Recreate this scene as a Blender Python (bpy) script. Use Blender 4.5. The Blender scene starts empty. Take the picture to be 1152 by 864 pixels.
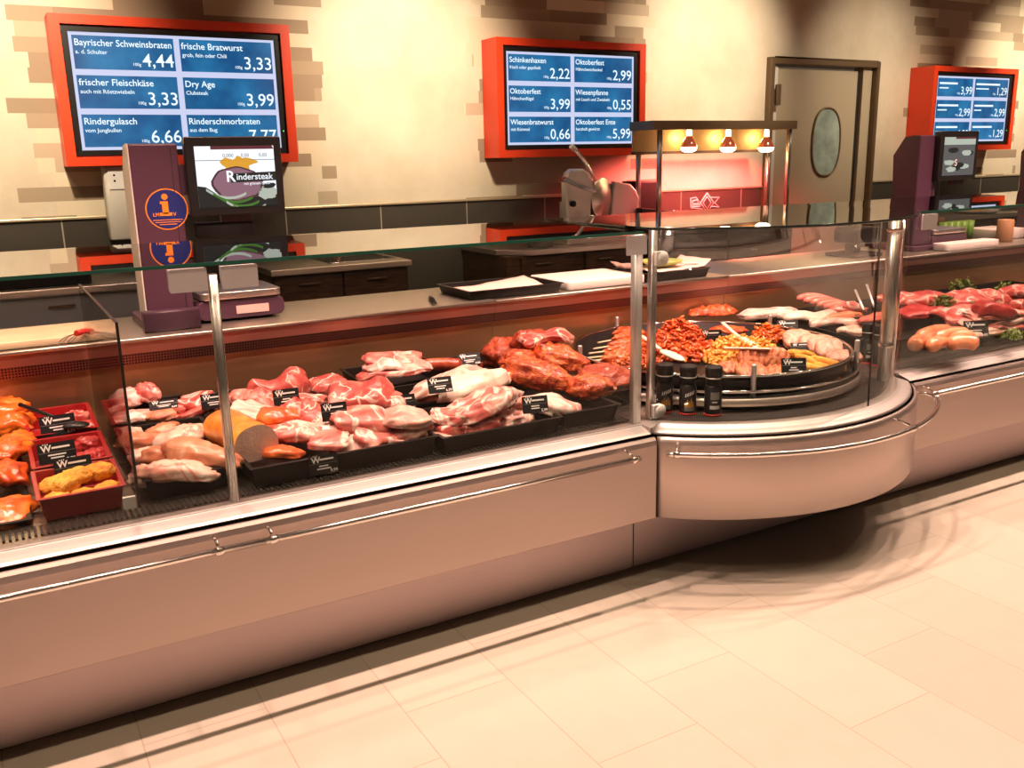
import bpy, bmesh, math, random
from mathutils import Vector, Matrix, Euler, noise
D=bpy.data; SC=bpy.context.scene; COL=SC.collection
R=math.radians; PI=math.pi
# ------------------------------------------------------------------ camera
F=1035.441; YAW=.516806; PITCH=.240771; ROLL=-.0216369; CH=1.62
def _basis():
    cy,sy,cp,sp=math.cos(YAW),math.sin(YAW),math.cos(PITCH),math.sin(PITCH)
    d=Vector((sy*cp,cy*cp,-sp)); r=Vector((cy,-sy,0)); u=r.cross(d)
    c,s=math.cos(ROLL),math.sin(ROLL)
    return r*c+u*s, u*c-r*s, d
CR,CU,CD=_basis(); CO=Vector((0,0,CH))
def at(px,py,ax,val):
    """the point of the plane axis=val that the photograph shows at px,py (1152x864)"""
    d=CD*F+CR*(px-576)-CU*(py-432)
    return CO+d*((val-CO[ax])/d[ax])
def aty(px,py,y): return at(px,py,1,y)
def atz(px,py,z): return at(px,py,2,z)
cam=D.cameras.new('camera'); co=D.objects.new('camera',cam); COL.objects.link(co)
cam.sensor_fit='HORIZONTAL'; cam.sensor_width=36; cam.lens=36*F/1152; cam.clip_start=.05; cam.clip_end=60
m=Matrix.Identity(4)
for i in range(3): m[i][0],m[i][1],m[i][2],m[i][3]=CR[i],CU[i],-CD[i],CO[i]
co.matrix_world=m; SC.camera=co
# ------------------------------------------------------------------ materials
def nt(name):
    mt=D.materials.new(name); mt.use_nodes=True; t=mt.node_tree; b=t.nodes['Principled BSDF']; return mt,t,b
def N(t,ty,**k):
    n=t.nodes.new(ty)
    for a,v in k.items(): setattr(n,a,v)
    return n
def rgb(c): return (c[0],c[1],c[2],1)
def mat(name,base,rough=.5,metal=0,spec=.5,emit=None,es=1,coat=0,bump=0,bs=60,var=0):
    mt,t,b=nt(name); i=b.inputs
    i['Base Color'].default_value=rgb(base); i['Roughness'].default_value=rough; i['Metallic'].default_value=metal
    i['Specular IOR Level'].default_value=spec; i['Coat Weight'].default_value=coat; i['Coat Roughness'].default_value=.15
    if emit: i['Emission Color'].default_value=rgb(emit); i['Emission Strength'].default_value=es
    if bump or var:
        tc=N(t,'ShaderNodeTexCoord'); nz=N(t,'ShaderNodeTexNoise'); nz.inputs['Scale'].default_value=bs; nz.inputs['Detail'].default_value=3
        t.links.new(tc.outputs['Object'],nz.inputs['Vector'])
        if bump:
            bp=N(t,'ShaderNodeBump'); bp.inputs['Strength'].default_value=bump; bp.inputs['Distance'].default_value=.01
            t.links.new(nz.outputs['Fac'],bp.inputs['Height']); t.links.new(bp.outputs['Normal'],b.inputs['Normal'])
        if var:
            rp=N(t,'ShaderNodeValToRGB'); rp.color_ramp.elements[0].position=.3; rp.color_ramp.elements[1].position=.7
            rp.color_ramp.elements[0].color=rgb([c*(1-var) for c in base]); rp.color_ramp.elements[1].color=rgb([min(1,c*(1+var)) for c in base])
            t.links.new(nz.outputs['Fac'],rp.inputs['Fac']); t.links.new(rp.outputs['Color'],b.inputs['Base Color'])
    return mt
def brushed(name,base,rough=.3,axis='X',metal=1,amp=.12):
    mt,t,b=nt(name); i=b.inputs; i['Base Color'].default_value=rgb(base); i['Metallic'].default_value=metal
    tc=N(t,'ShaderNodeTexCoord'); mp=N(t,'ShaderNodeMapping'); nz=N(t,'ShaderNodeTexNoise')
    mp.inputs['Scale'].default_value={'X':(2,300,300),'Y':(300,2,300),'Z':(300,300,2)}[axis]
    nz.inputs['Scale'].default_value=1; nz.inputs['Detail'].default_value=2
    mr=N(t,'ShaderNodeMapRange'); mr.inputs['To Min'].default_value=max(.03,rough-amp); mr.inputs['To Max'].default_value=rough+amp
    L=t.links.new; L(tc.outputs['Object'],mp.inputs['Vector']); L(mp.outputs['Vector'],nz.inputs['Vector'])
    L(nz.outputs['Fac'],mr.inputs['Value']); L(mr.outputs['Result'],b.inputs['Roughness'])
    return mt
def glass(name,tint,refl=1.0,ior=1.5):
    mt=D.materials.new(name); mt.use_nodes=True; t=mt.node_tree; t.nodes.clear()
    o=N(t,'ShaderNodeOutputMaterial'); mx=N(t,'ShaderNodeMixShader'); tr=N(t,'ShaderNodeBsdfTransparent'); gl=N(t,'ShaderNodeBsdfGlossy')
    fr=N(t,'ShaderNodeFresnel'); fr.inputs['IOR'].default_value=ior; tr.inputs['Color'].default_value=rgb(tint); gl.inputs['Roughness'].default_value=.01
    ml=N(t,'ShaderNodeMath',operation='MULTIPLY'); ml.inputs[1].default_value=refl
    L=t.links.new; L(fr.outputs['Fac'],ml.inputs[0]); L(ml.outputs[0],mx.inputs['Fac']); L(tr.outputs[0],mx.inputs[1]); L(gl.outputs[0],mx.inputs[2]); L(mx.outputs[0],o.inputs['Surface'])
    return mt
def meat(name,stops,scale=14,rough=.38,dist=1.5,bump=.25,stretch=(1,1,1),coat=.25,detail=4,seam=None,sw=.06,ss=.6):
    """marbled flesh: noise through a colour ramp of (position, colour)"""
    mt,t,b=nt(name); L=t.links.new
    tc=N(t,'ShaderNodeTexCoord'); oi=N(t,'ShaderNodeObjectInfo'); mp=N(t,'ShaderNodeMapping'); mp.inputs['Scale'].default_value=stretch
    ad=N(t,'ShaderNodeVectorMath',operation='ADD'); cx=N(t,'ShaderNodeCombineXYZ'); mm=N(t,'ShaderNodeMath',operation='MULTIPLY'); mm.inputs[1].default_value=37
    L(oi.outputs['Random'],mm.inputs[0]); L(mm.outputs[0],cx.inputs[0]); L(mm.outputs[0],cx.inputs[1])
    L(tc.outputs['Object'],ad.inputs[0]); L(cx.outputs[0],ad.inputs[1]); L(ad.outputs[0],mp.inputs['Vector'])
    nz=N(t,'ShaderNodeTexNoise'); nz.inputs['Scale'].default_value=scale; nz.inputs['Detail'].default_value=detail; nz.inputs['Distortion'].default_value=dist
    rp=N(t,'ShaderNodeValToRGB'); cr=rp.color_ramp
    while len(cr.elements)>1: cr.elements.remove(cr.elements[-1])
    cr.elements[0].position=stops[0][0]; cr.elements[0].color=rgb(stops[0][1])
    for p,c in stops[1:]:
        e=cr.elements.new(p); e.color=rgb(c)
    L(mp.outputs['Vector'],nz.inputs['Vector']); L(nz.outputs['Fac'],rp.inputs['Fac']); colr=rp.outputs['Color']
    if seam:
        n3=N(t,'ShaderNodeTexNoise'); n3.inputs['Scale'].default_value=scale*ss; n3.inputs['Detail'].default_value=3; n3.inputs['Distortion'].default_value=1.2; L(mp.outputs['Vector'],n3.inputs['Vector'])
        sb=N(t,'ShaderNodeMath',operation='SUBTRACT'); sb.inputs[1].default_value=.5; L(n3.outputs['Fac'],sb.inputs[0])
        ab=N(t,'ShaderNodeMath',operation='ABSOLUTE'); L(sb.outputs[0],ab.inputs[0])
        mr=N(t,'ShaderNodeMapRange'); mr.inputs['From Min'].default_value=sw*.2; mr.inputs['From Max'].default_value=sw; mr.inputs['To Min'].default_value=.9; mr.inputs['To Max'].default_value=0; L(ab.outputs[0],mr.inputs['Value'])
        mx=N(t,'ShaderNodeMix',data_type='RGBA'); L(mr.outputs['Result'],mx.inputs[0]); L(colr,mx.inputs[6]); mx.inputs[7].default_value=rgb(seam); colr=mx.outputs[2]
    L(colr,b.inputs['Base Color'])
    n2=N(t,'ShaderNodeTexNoise'); n2.inputs['Scale'].default_value=scale*6; L(mp.outputs['Vector'],n2.inputs['Vector'])
    bp=N(t,'ShaderNodeBump'); bp.inputs['Strength'].default_value=bump; bp.inputs['Distance'].default_value=.006
    L(n2.outputs['Fac'],bp.inputs['Height']); L(bp.outputs['Normal'],b.inputs['Normal'])
    i=b.inputs; i['Roughness'].default_value=rough; i['Coat Weight'].default_value=coat; i['Coat Roughness'].default_value=.2
    return mt
def wall_mat():
    mt,t,b=nt('plaster_stone'); L=t.links.new
    tc=N(t,'ShaderNodeTexCoord'); sp=N(t,'ShaderNodeSeparateXYZ'); L(tc.outputs['Object'],sp.inputs[0])
    def M(op,a,bb=None,c=None):
        n=N(t,'ShaderNodeMath',operation=op)
        for k,v in enumerate((a,bb,c)):
            if v is None: continue
            if isinstance(v,(int,float)): n.inputs[k].default_value=v
            else: L(v,n.inputs[k])
        return n.outputs[0]
    X,Z=sp.outputs[0],sp.outputs[2]
    row=M('FLOOR',M('DIVIDE',Z,.076))
    wr=N(t,'ShaderNodeTexWhiteNoise',noise_dimensions='1D'); L(row,wr.inputs['W'])
    bx=M('FLOOR',M('DIVIDE',M('ADD',X,M('MULTIPLY',wr.outputs['Value'],1.7)),.47))
    wb=N(t,'ShaderNodeTexWhiteNoise',noise_dimensions='2D'); cx=N(t,'ShaderNodeCombineXYZ'); L(row,cx.inputs[0]); L(bx,cx.inputs[1]); L(cx.outputs[0],wb.inputs['Vector'])
    jit=M('MULTIPLY',M('SUBTRACT',wr.outputs['Value'],.5),.22)
    xj=M('ADD',X,jit); mask=None
    for a,c in ((.28,1.86),(2.93,4.36),(7.27,8.83)):
        k=M('MULTIPLY',M('GREATER_THAN',xj,a),M('LESS_THAN',xj,c)); mask=k if mask is None else M('MAXIMUM',mask,k)
    rp=N(t,'ShaderNodeValToRGB'); cr=rp.color_ramp; cr.interpolation='CONSTANT'
    cr.elements[0].color=(.66,.57,.42,1); cr.elements[1].position=.44; cr.elements[1].color=(.36,.28,.19,1)
    e=cr.elements.new(.66); e.color=(.47,.38,.27,1); e=cr.elements.new(.80); e.color=(.30,.225,.15,1)
    L(wb.outputs['Value'],rp.inputs['Fac'])
    nz=N(t,'ShaderNodeTexNoise'); nz.inputs['Scale'].default_value=2.2; nz.inputs['Detail'].default_value=8; nz.inputs['Roughness'].default_value=.65; L(tc.outputs['Object'],nz.inputs['Vector'])
    r2=N(t,'ShaderNodeValToRGB'); r2.color_ramp.elements[0].position=.3; r2.color_ramp.elements[0].color=(.57,.48,.36,1); r2.color_ramp.elements[1].position=.62; r2.color_ramp.elements[1].color=(.69,.61,.48,1)
    L(nz.outputs['Fac'],r2.inputs['Fac'])
    mx=N(t,'ShaderNodeMix',data_type='RGBA'); L(mask,mx.inputs[0]); L(r2.outputs['Color'],mx.inputs[6]); L(rp.outputs['Color'],mx.inputs[7])
    L(mx.outputs[2],b.inputs['Base Color']); b.inputs['Roughness'].default_value=.75
    return mt
def tile_mat(name,base,grout,u,v,du,dv,shift,g,rough,axes,u0=0,v0=0,var=.08,spec=.5):
    """rectangular tiles: columns du wide, rows dv high; every column is moved on by shift"""
    mt,t,b=nt(name); L=t.links.new
    tc=N(t,'ShaderNodeTexCoord'); sp=N(t,'ShaderNodeSeparateXYZ'); L(tc.outputs['Object'],sp.inputs[0])
    def M(op,a,bb=None):
        n=N(t,'ShaderNodeMath',operation=op)
        for k,q in enumerate((a,bb)):
            if q is None: continue
            if isinstance(q,(int,float)): n.inputs[k].default_value=q
            else: L(q,n.inputs[k])
        return n.outputs[0]
    U=M('DIVIDE',M('SUBTRACT',sp.outputs[axes[0]],u0),du); c=M('FLOOR',U); fu=M('MULTIPLY',M('FRACT',U),du)
    V=M('DIVIDE',M('ADD',M('SUBTRACT',sp.outputs[axes[1]],v0),M('MULTIPLY',c,shift)),dv); fv=M('MULTIPLY',M('FRACT',V),dv); rr=M('FLOOR',V)
    k=M('MAXIMUM',M('LESS_THAN',fu,g),M('LESS_THAN',fv,g))
    cx=N(t,'ShaderNodeCombineXYZ'); L(c,cx.inputs[0]); L(rr,cx.inputs[1]); wn=N(t,'ShaderNodeTexWhiteNoise',noise_dimensions='2D'); L(cx.outputs[0],wn.inputs['Vector'])
    nz=N(t,'ShaderNodeTexNoise'); nz.inputs['Scale'].default_value=9; nz.inputs['Detail'].default_value=7; L(tc.outputs['Object'],nz.inputs['Vector'])
    f=M('ADD',M('MULTIPLY',wn.outputs['Value'],.5),M('MULTIPLY',nz.outputs['Fac'],.5))
    rp=N(t,'ShaderNodeValToRGB'); rp.color_ramp.elements[0].color=rgb([q*(1-var) for q in base]); rp.color_ramp.elements[1].color=rgb([q*(1+var) for q in base]); L(f,rp.inputs['Fac'])
    mx=N(t,'ShaderNodeMix',data_type='RGBA'); L(k,mx.inputs[0]); L(rp.outputs['Color'],mx.inputs[6]); mx.inputs[7].default_value=rgb(grout)
    L(mx.outputs[2],b.inputs['Base Color']); b.inputs['Roughness'].default_value=rough; b.inputs['Specular IOR Level'].default_value=spec
    return mt
def wood_mat(name,a,c,scale=3):
    mt,t,b=nt(name); L=t.links.new
    tc=N(t,'ShaderNodeTexCoord'); mp=N(t,'ShaderNodeMapping'); mp.inputs['Scale'].default_value=(2,2,18); nz=N(t,'ShaderNodeTexNoise'); nz.inputs['Scale'].default_value=scale; nz.inputs['Detail'].default_value=6; nz.inputs['Distortion'].default_value=1.2
    rp=N(t,'ShaderNodeValToRGB'); rp.color_ramp.elements[0].position=.35; rp.color_ramp.elements[0].color=rgb(a); rp.color_ramp.elements[1].position=.7; rp.color_ramp.elements[1].color=rgb(c)
    L(tc.outputs['Object'],mp.inputs['Vector']); L(mp.outputs['Vector'],nz.inputs['Vector']); L(nz.outputs['Fac'],rp.inputs['Fac']); L(rp.outputs['Color'],b.inputs['Base Color']); b.inputs['Roughness'].default_value=.4
    return mt
def perf_mat(name,base,hole,sc,axes=(0,2),rough=.35,metal=.8):
    mt,t,b=nt(name); L=t.links.new
    tc=N(t,'ShaderNodeTexCoord'); sp=N(t,'ShaderNodeSeparateXYZ'); L(tc.outputs['Object'],sp.inputs[0])
    def M(op,a,bb=None):
        n=N(t,'ShaderNodeMath',operation=op)
        for k,q in enumerate((a,bb)):
            if q is None: continue
            if isinstance(q,(int,float)): n.inputs[k].default_value=q
            else: L(q,n.inputs[k])
        return n.outputs[0]
    a=M('SUBTRACT',M('FRACT',M('MULTIPLY',sp.outputs[axes[0]],sc)),.5); c=M('SUBTRACT',M('FRACT',M('MULTIPLY',sp.outputs[axes[1]],sc)),.5)
    k=M('LESS_THAN',M('ADD',M('MULTIPLY',a,a),M('MULTIPLY',c,c)),.11)
    mx=N(t,'ShaderNodeMix',data_type='RGBA'); L(k,mx.inputs[0]); mx.inputs[6].default_value=rgb(base); mx.inputs[7].default_value=rgb(hole)
    L(mx.outputs[2],b.inputs['Base Color']); b.inputs['Roughness'].default_value=rough; b.inputs['Metallic'].default_value=metal
    return mt
M={}
M['steel']=brushed('brushed_steel',(.63,.57,.53),.34)
M['steel_front']=brushed('brushed_steel_front',(.51,.42,.39),.42)
M['kick']=brushed('kick_steel',(.53,.425,.43),.45)
M['steel_side']=brushed('satin_steel',(.55,.52,.49),.3,'Z')
M['rail']=mat('rail_chrome',(.86,.80,.77),.2,1)
M['ledge']=mat('ledge_aluminium',(.44,.41,.39),.5,.9)
M['chrome']=mat('chrome',(.85,.80,.78),.08,1)
M['alu']=mat('satin_aluminium',(.62,.60,.58),.45,.9)
M['plate']=mat('grey_plate',(.62,.57,.60),.4,.3)
M['worktop']=brushed('worktop_steel',(.58,.52,.44),.38)
M['rear']=brushed('rear_steel_meat_reflection',(.42,.24,.12),.35,'X',.85)  # steel; brown-orange of the reflected, lit meat is put into its colour
M['fascia']=mat('fascia_steel_red_lit',(.46,.21,.16),.38,.8)  # plain steel; the red of the lamp light is painted into the base
M['perf']=perf_mat('perforated_grille_red_lit',(.24,.10,.075),(.02,.01,.01),90)  # reddened like the fascia, red lamp light put into the colour
M['deck']=brushed('deck_steel',(.45,.38,.33),.3)
M['slot']=mat('slot_dark',(.015,.012,.01),.5)
M['seal']=mat('dark_seal',(.02,.018,.017),.5)
M['black']=mat('black_plastic',(.012,.011,.011),.32)
M['blackmatt']=mat('black_matt',(.012,.010,.010),.6,spec=.25)
M['tray']=mat('black_tray',(.009,.007,.006),.4,spec=.22)
M['redtray']=mat('red_tray',(.33,.012,.014),.25,coat=.3)
M['redframe']=mat('red_orange_lacquer',(.78,.055,.012),.4)
M['purple']=mat('aubergine_housing',(.085,.035,.06),.4)
M['purple2']=mat('aubergine_dark_housing',(.05,.022,.038),.45)
M['cream']=mat('cream_plastic',(.68,.64,.56),.45)
M['white']=mat('white_plastic',(.8,.78,.75),.4)
M['board']=mat('white_cutting_board',(.82,.72,.66),.5)
M['beech']=wood_mat('beech_board',(.62,.47,.28),(.72,.57,.36))
M['darkwood']=wood_mat('dark_oak',(.035,.016,.008),(.10,.05,.022))
M['paper']=mat('pink_paper',(.86,.58,.52),.7)
M['amber_shade']=mat('amber_wall_shade',(.62,.42,.17),.5,.1)  # amber tone of the shaded wall, carried by this colour
M['bronze']=mat('bronze_profile',(.17,.115,.065),.45,.4)
M['door']=mat('door_leaf',(.47,.40,.29),.5,bump=.03)
M['doorw']=mat('door_edge',(.72,.68,.6),.5)
M['doorglass']=mat('door_window',(.33,.42,.38),.12,spec=.8,var=.3,bs=7)
M['clear']=glass('clear_pane',(.95,.955,.94),.22)
M['top']=glass('top_pane',(.90,.95,.92),1.5,1.5)
M['acrylic']=glass('acrylic',(.80,.80,.78),.6,1.4)
M['edge']=mat('green_glass_edge',(.02,.10,.07),.15,emit=None)
M['edgedark']=mat('dark_glass_edge',(.012,.016,.014),.12)
M['seam']=mat('dark_seam',(.03,.022,.018),.3)
M['tagblack']=mat('card_black',(.010,.010,.012),.55,spec=.2)
M['ink']=mat('white_print',(.85,.83,.82),.5)
M['sticker']=mat('sticker_blue',(.02,.03,.18),.35)
M['orange']=mat('sticker_orange',(.9,.30,.03),.4)
M['green']=mat('green_plastic',(.16,.34,.03),.4)
M['greenplate']=mat('green_plate',(.36,.46,.10),.3)
M['redplastic']=mat('red_plastic',(.6,.03,.02),.35)
M['brownlog']=mat('wood_log',(.5,.25,.12),.55)
M['flame']=mat('flame_label',(.75,.32,.02),.4)
M['grey']=mat('grey_print',(.25,.25,.24),.5)
M['parsley']=mat('parsley_leaf',(.12,.17,.025),.5,var=.6,bs=30)
M['stem']=mat('parsley_stem',(.22,.34,.08),.5)
M['bulb']=mat('bulb_glass',(.9,.6,.5),.1,emit=(1,.62,.42),es=7)
M['bulbneck']=mat('bulb_silvered',(.75,.35,.25),.12,1,emit=(1,.2,.08),es=.25)
M['bulbcap']=mat('bulb_cap_glow',(1,.8,.5),.3,emit=(1,.75,.4),es=5)
M['scr_bg']=mat('screen_grey',(.02,.02,.02),.3,emit=(.62,.66,.90),es=1.0)
M['scr_txt']=mat('screen_white',(.02,.02,.02),.3,emit=(.80,.93,1),es=1.15)
M['led']=mat('led_green',(.1,.8,.1),.3,emit=(.1,1,.2),es=2)
def scr_blue():
    mt,t,b=nt('screen_blue'); L=t.links.new
    tc=N(t,'ShaderNodeTexCoord'); nz=N(t,'ShaderNodeTexNoise'); nz.inputs['Scale'].default_value=5; nz.inputs['Detail'].default_value=3; rp=N(t,'ShaderNodeValToRGB')
    rp.color_ramp.elements[0].position=.32; rp.color_ramp.elements[0].color=(.004,.075,.23,1); rp.color_ramp.elements[1].position=.75; rp.color_ramp.elements[1].color=(.025,.24,.50,1)
    L(tc.outputs['Object'],nz.inputs['Vector']); L(nz.outputs['Fac'],rp.inputs['Fac']); L(rp.outputs['Color'],b.inputs['Emission Color']); b.inputs['Emission Strength'].default_value=.95; b.inputs['Base Color'].default_value=(.01,.01,.02,1); b.inputs['Roughness'].default_value=.3
    return mt
M['scr_blue']=scr_blue()
def em(n,c,s=1): return mat(n,(.01,.01,.01),.3,emit=c,es=s)
M['p_white']=em('picture_white',(.9,.95,1),1.1); M['p_steak']=em('picture_steak',(.24,.12,.16),1.1); M['p_rim']=em('picture_rind',(.07,.025,.035)); M['p_gold']=em('picture_gold',(.75,.36,.03))
M['p_green']=em('picture_green',(.05,.16,.02)); M['p_dark']=em('picture_dark',(.006,.012,.012)); M['p_bar']=em('picture_bar',(.12,.02,.03)); M['p_pale']=em('picture_pale',(.45,.5,.42)); M['p_grey']=em('picture_grey',(.10,.10,.10))
# flesh
M['pork']=meat('pork_flesh',[(.30,(.42,.055,.05)),(.50,(.62,.15,.125)),(.60,(.72,.30,.25)),(.72,(.82,.62,.52))],9,seam=(.86,.66,.58),sw=.035)
M['porkpale']=meat('pork_pale',[(.30,(.60,.20,.17)),(.5,(.76,.38,.32)),(.68,(.86,.64,.56))],8,seam=(.88,.74,.66),sw=.05)
M['porkred']=meat('pork_red',[(.30,(.33,.03,.03)),(.52,(.52,.085,.07)),(.66,(.68,.26,.21)),(.76,(.80,.55,.46))],9,seam=(.84,.60,.52),sw=.028)
M['beef']=meat('beef_flesh',[(.3,(.26,.012,.014)),(.6,(.45,.035,.035)),(.8,(.6,.14,.11))],10)
M['fat']=meat('pale_fat',[(.3,(.72,.40,.33)),(.5,(.85,.68,.58)),(.75,(.88,.76,.68))],9)
M['ribs']=meat('rib_slab',[(.3,(.62,.22,.18)),(.48,(.80,.52,.45)),(.62,(.86,.74,.67))],14,stretch=(.5,3,1))
M['poultry']=meat('poultry_flesh',[(.3,(.68,.30,.22)),(.5,(.82,.55,.44)),(.72,(.88,.72,.62))],9,seam=(.66,.22,.17),sw=.03)
M['poultrydark']=meat('poultry_dark',[(.3,(.50,.13,.06)),(.55,(.68,.27,.15)),(.75,(.8,.47,.32))],10)
M['marinated']=meat('marinade_orange',[(.3,(.50,.045,.006)),(.5,(.74,.13,.010)),(.7,(.88,.26,.03))],11,.3,coat=.5)
M['haxe']=meat('marinade_red',[(.32,(.22,.015,.005)),(.46,(.50,.05,.010)),(.58,(.66,.13,.025)),(.7,(.78,.28,.09))],26,.35,coat=.35,bump=.9,detail=6)
M['haxedark']=meat('marinade_dark',[(.3,(.22,.018,.008)),(.55,(.38,.045,.012)),(.75,(.56,.13,.04))],24,.35,coat=.35,bump=.9,detail=6)
M['hamskin']=meat('ham_rind',[(.25,(.55,.07,.012)),(.48,(.74,.24,.03)),(.65,(.82,.40,.06)),(.8,(.86,.5,.1))],7,.35,coat=.3)
M['hamcut']=meat('ham_cut',[(.3,(.62,.38,.31)),(.6,(.72,.48,.40)),(.8,(.78,.58,.48))],20,.45)
M['smoked']=meat('smoked_rind',[(.3,(.50,.045,.012)),(.55,(.68,.12,.025)),(.75,(.78,.3,.06))],9,.35,coat=.4)
M['nugget']=meat('breaded_crumb',[(.3,(.72,.22,.02)),(.55,(.85,.40,.045)),(.8,(.92,.55,.10))],30,.6,bump=.7,coat=0)
M['sausage']=meat('sausage_skin',[(.3,(.55,.11,.08)),(.6,(.66,.18,.13)),(.8,(.75,.3,.22))],10,.3,coat=.4)
M['sausageorange']=meat('sausage_orange',[(.3,(.66,.17,.08)),(.6,(.78,.30,.15)),(.8,(.84,.42,.26))],10,.3,coat=.4)
M['darksausage']=meat('dark_sausage',[(.3,(.28,.03,.015)),(.6,(.42,.07,.03)),(.8,(.5,.12,.06))],16,.3,coat=.4)
M['patty']=meat('patty_mince',[(.3,(.36,.06,.02)),(.5,(.56,.14,.05)),(.75,(.70,.30,.13))],28,.35,bump=.7,coat=.4)
M['mince']=meat('pale_mince',[(.3,(.66,.22,.15)),(.55,(.78,.38,.28)),(.8,(.86,.58,.46))],26,.45,bump=.5)
M['gyros']=meat('gyros_strips',[(.3,(.40,.025,.004)),(.5,(.68,.09,.010)),(.72,(.85,.22,.03))],22,.28,coat=.6)
M['curry']=meat('curry_strips',[(.3,(.62,.16,.015)),(.5,(.82,.34,.04)),(.72,(.90,.52,.12))],22,.3,coat=.5)
M['skewer']=meat('skewer_meat',[(.3,(.36,.035,.006)),(.5,(.58,.10,.015)),(.72,(.74,.24,.04))],24,.3,coat=.5,bump=.6)
M['stick']=mat('pale_wood_stick',(.80,.62,.40),.5)
M['spoon']=mat('cream_spoon',(.86,.78,.66),.35)
# ------------------------------------------------------------------ mesh helpers
class MB:
    def __init__(s): s.v=[]; s.f=[]; s.mi=[]; s.sm=[]
    def add(s,vs,fs,mi=0,sm=False):
        o=len(s.v); s.v+= [tuple(v) for v in vs]
        for f in fs: s.f.append([o+i for i in f]); s.mi.append(mi); s.sm.append(sm)
        return s
    def box(s,x0,x1,y0,y1,z0,z1,mi=0,mtx=None):
        vs=[Vector((x,y,z)) for z in (z0,z1) for y in (y0,y1) for x in (x0,x1)]
        if mtx: vs=[mtx@v for v in vs]
        return s.add(vs,[(0,2,3,1),(4,5,7,6),(0,1,5,4),(2,6,7,3),(0,4,6,2),(1,3,7,5)],mi)
    def rbox(s,x0,x1,y0,y1,z0,z1,r,mi=0,mtx=None,axis=2,n=4):
        """box whose edges along one axis are rounded"""
        lo=[x0,y0,z0]; hi=[x1,y1,z1]; a,b=[k for k in range(3) if k!=axis]
        pts=[]
        for cx,cy,t0 in ((hi[a]-r,hi[b]-r,0),(lo[a]+r,hi[b]-r,90),(lo[a]+r,lo[b]+r,180),(hi[a]-r,lo[b]+r,270)):
            for k in range(n+1):
                t=R(t0+90*k/n); pts.append((cx+r*math.cos(t),cy+r*math.sin(t)))
        vs=[]
        for z in (lo[axis],hi[axis]):
            for p,q in pts:
                c=[0,0,0]; c[a]=p; c[b]=q; c[axis]=z; vs.append(Vector(c))
        if mtx: vs=[mtx@v for v in vs]
        k=len(pts); fs=[(i,(i+1)%k,k+(i+1)%k,k+i) for i in range(k)]
        s.add(vs,fs,mi,True); s.add(vs,[tuple(range(k))[::-1],tuple(range(k,2*k))],mi); return s
    def prism_x(s,poly,x0,x1,mi=0,sm=False):
        k=len(poly); vs=[(x0,y,z) for y,z in poly]+[(x1,y,z) for y,z in poly]
        s.add(vs,[(i,(i+1)%k,k+(i+1)%k,k+i) for i in range(k)],mi,sm); s.add(vs,[tuple(range(k))[::-1],tuple(range(k,2*k))],mi); return s
    def prism_z(s,poly,z0,z1,mi=0,edge=None):
        k=len(poly); vs=[(x,y,z0) for x,y in poly]+[(x,y,z1) for x,y in poly]
        s.add(vs,[(i,(i+1)%k,k+(i+1)%k,k+i) for i in range(k)],mi if edge is None else edge); s.add(vs,[tuple(range(k))[::-1],tuple(range(k,2*k))],mi); return s
    def poly3(s,pts,mi=0): return s.add(pts,[tuple(range(len(pts)))],mi)
    def arc(s,prof,c,a0,a1,n,mi=0,sm=True,caps=True):
        """sweep the closed (radius,z) profile round c"""
        k=len(prof); vs=[]
        for j in range(n+1):
            t=R(a0+(a1-a0)*j/n)
            for r,z in prof: vs.append((c[0]+r*math.cos(t),c[1]+r*math.sin(t),z))
        fs=[(j*k+i,(j+1)*k+i,(j+1)*k+(i+1)%k,j*k+(i+1)%k) for j in range(n) for i in range(k)]
        s.add(vs,fs,mi,sm)
        if caps: s.add(vs,[tuple(range(k)),tuple(range(n*k,n*k+k))[::-1]],mi)
        return s
    def lathe(s,prof,c=(0,0,0),n=24,mi=0,sm=True,mtx=None):
        vs=[]; k=len(prof)
        for j in range(n):
            t=2*PI*j/n
            for r,z in prof: vs.append(Vector((c[0]+r*math.cos(t),c[1]+r*math.sin(t),c[2]+z)))
        if mtx: vs=[mtx@v for v in vs]
        fs=[(j*k+i,((j+1)%n)*k+i,((j+1)%n)*k+i+1,j*k+i+1) for j in range(n) for i in range(k-1)]
        return s.add(vs,fs,mi,sm)
    def tube(s,pts,r,n=10,mi=0,caps=True,flat=1.0):
        pts=[Vector(p) for p in pts]; rr=r if isinstance(r,(list,tuple)) else [r]*len(pts); vs=[]; up=None
        for i,p in enumerate(pts):
            d=(pts[min(i+1,len(pts)-1)]-pts[max(i-1,0)]).normalized()
            if up is None: up=Vector((0,0,1)) if abs(d.z)<.9 else Vector((0,1,0))
            sd=d.cross(up).normalized(); u2=sd.cross(d).normalized(); up=u2
            for j in range(n):
                t=2*PI*j/n; vs.append(p+sd*(rr[i]*math.cos(t))+u2*(rr[i]*flat*math.sin(t)))
        s.add(vs,[(i*n+j,(i+1)*n+j,(i+1)*n+(j+1)%n,i*n+(j+1)%n) for i in range(len(pts)-1) for j in range(n)],mi,True)
        if caps: s.add(vs,[tuple(range(n)),tuple(range((len(pts)-1)*n,len(pts)*n))[::-1]],mi)
        return s
    def disc(s,c,r,n=32,mi=0,ry=None,mtx=None):
        """flat disc in the local xz plane facing -y"""
        ry=ry or r; vs=[Vector((c[0]+r*math.cos(2*PI*i/n),c[1],c[2]+ry*math.sin(2*PI*i/n))) for i in range(n)]
        if mtx: vs=[mtx@v for v in vs]
        return s.add(vs,[tuple(range(n))],mi)
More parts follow.
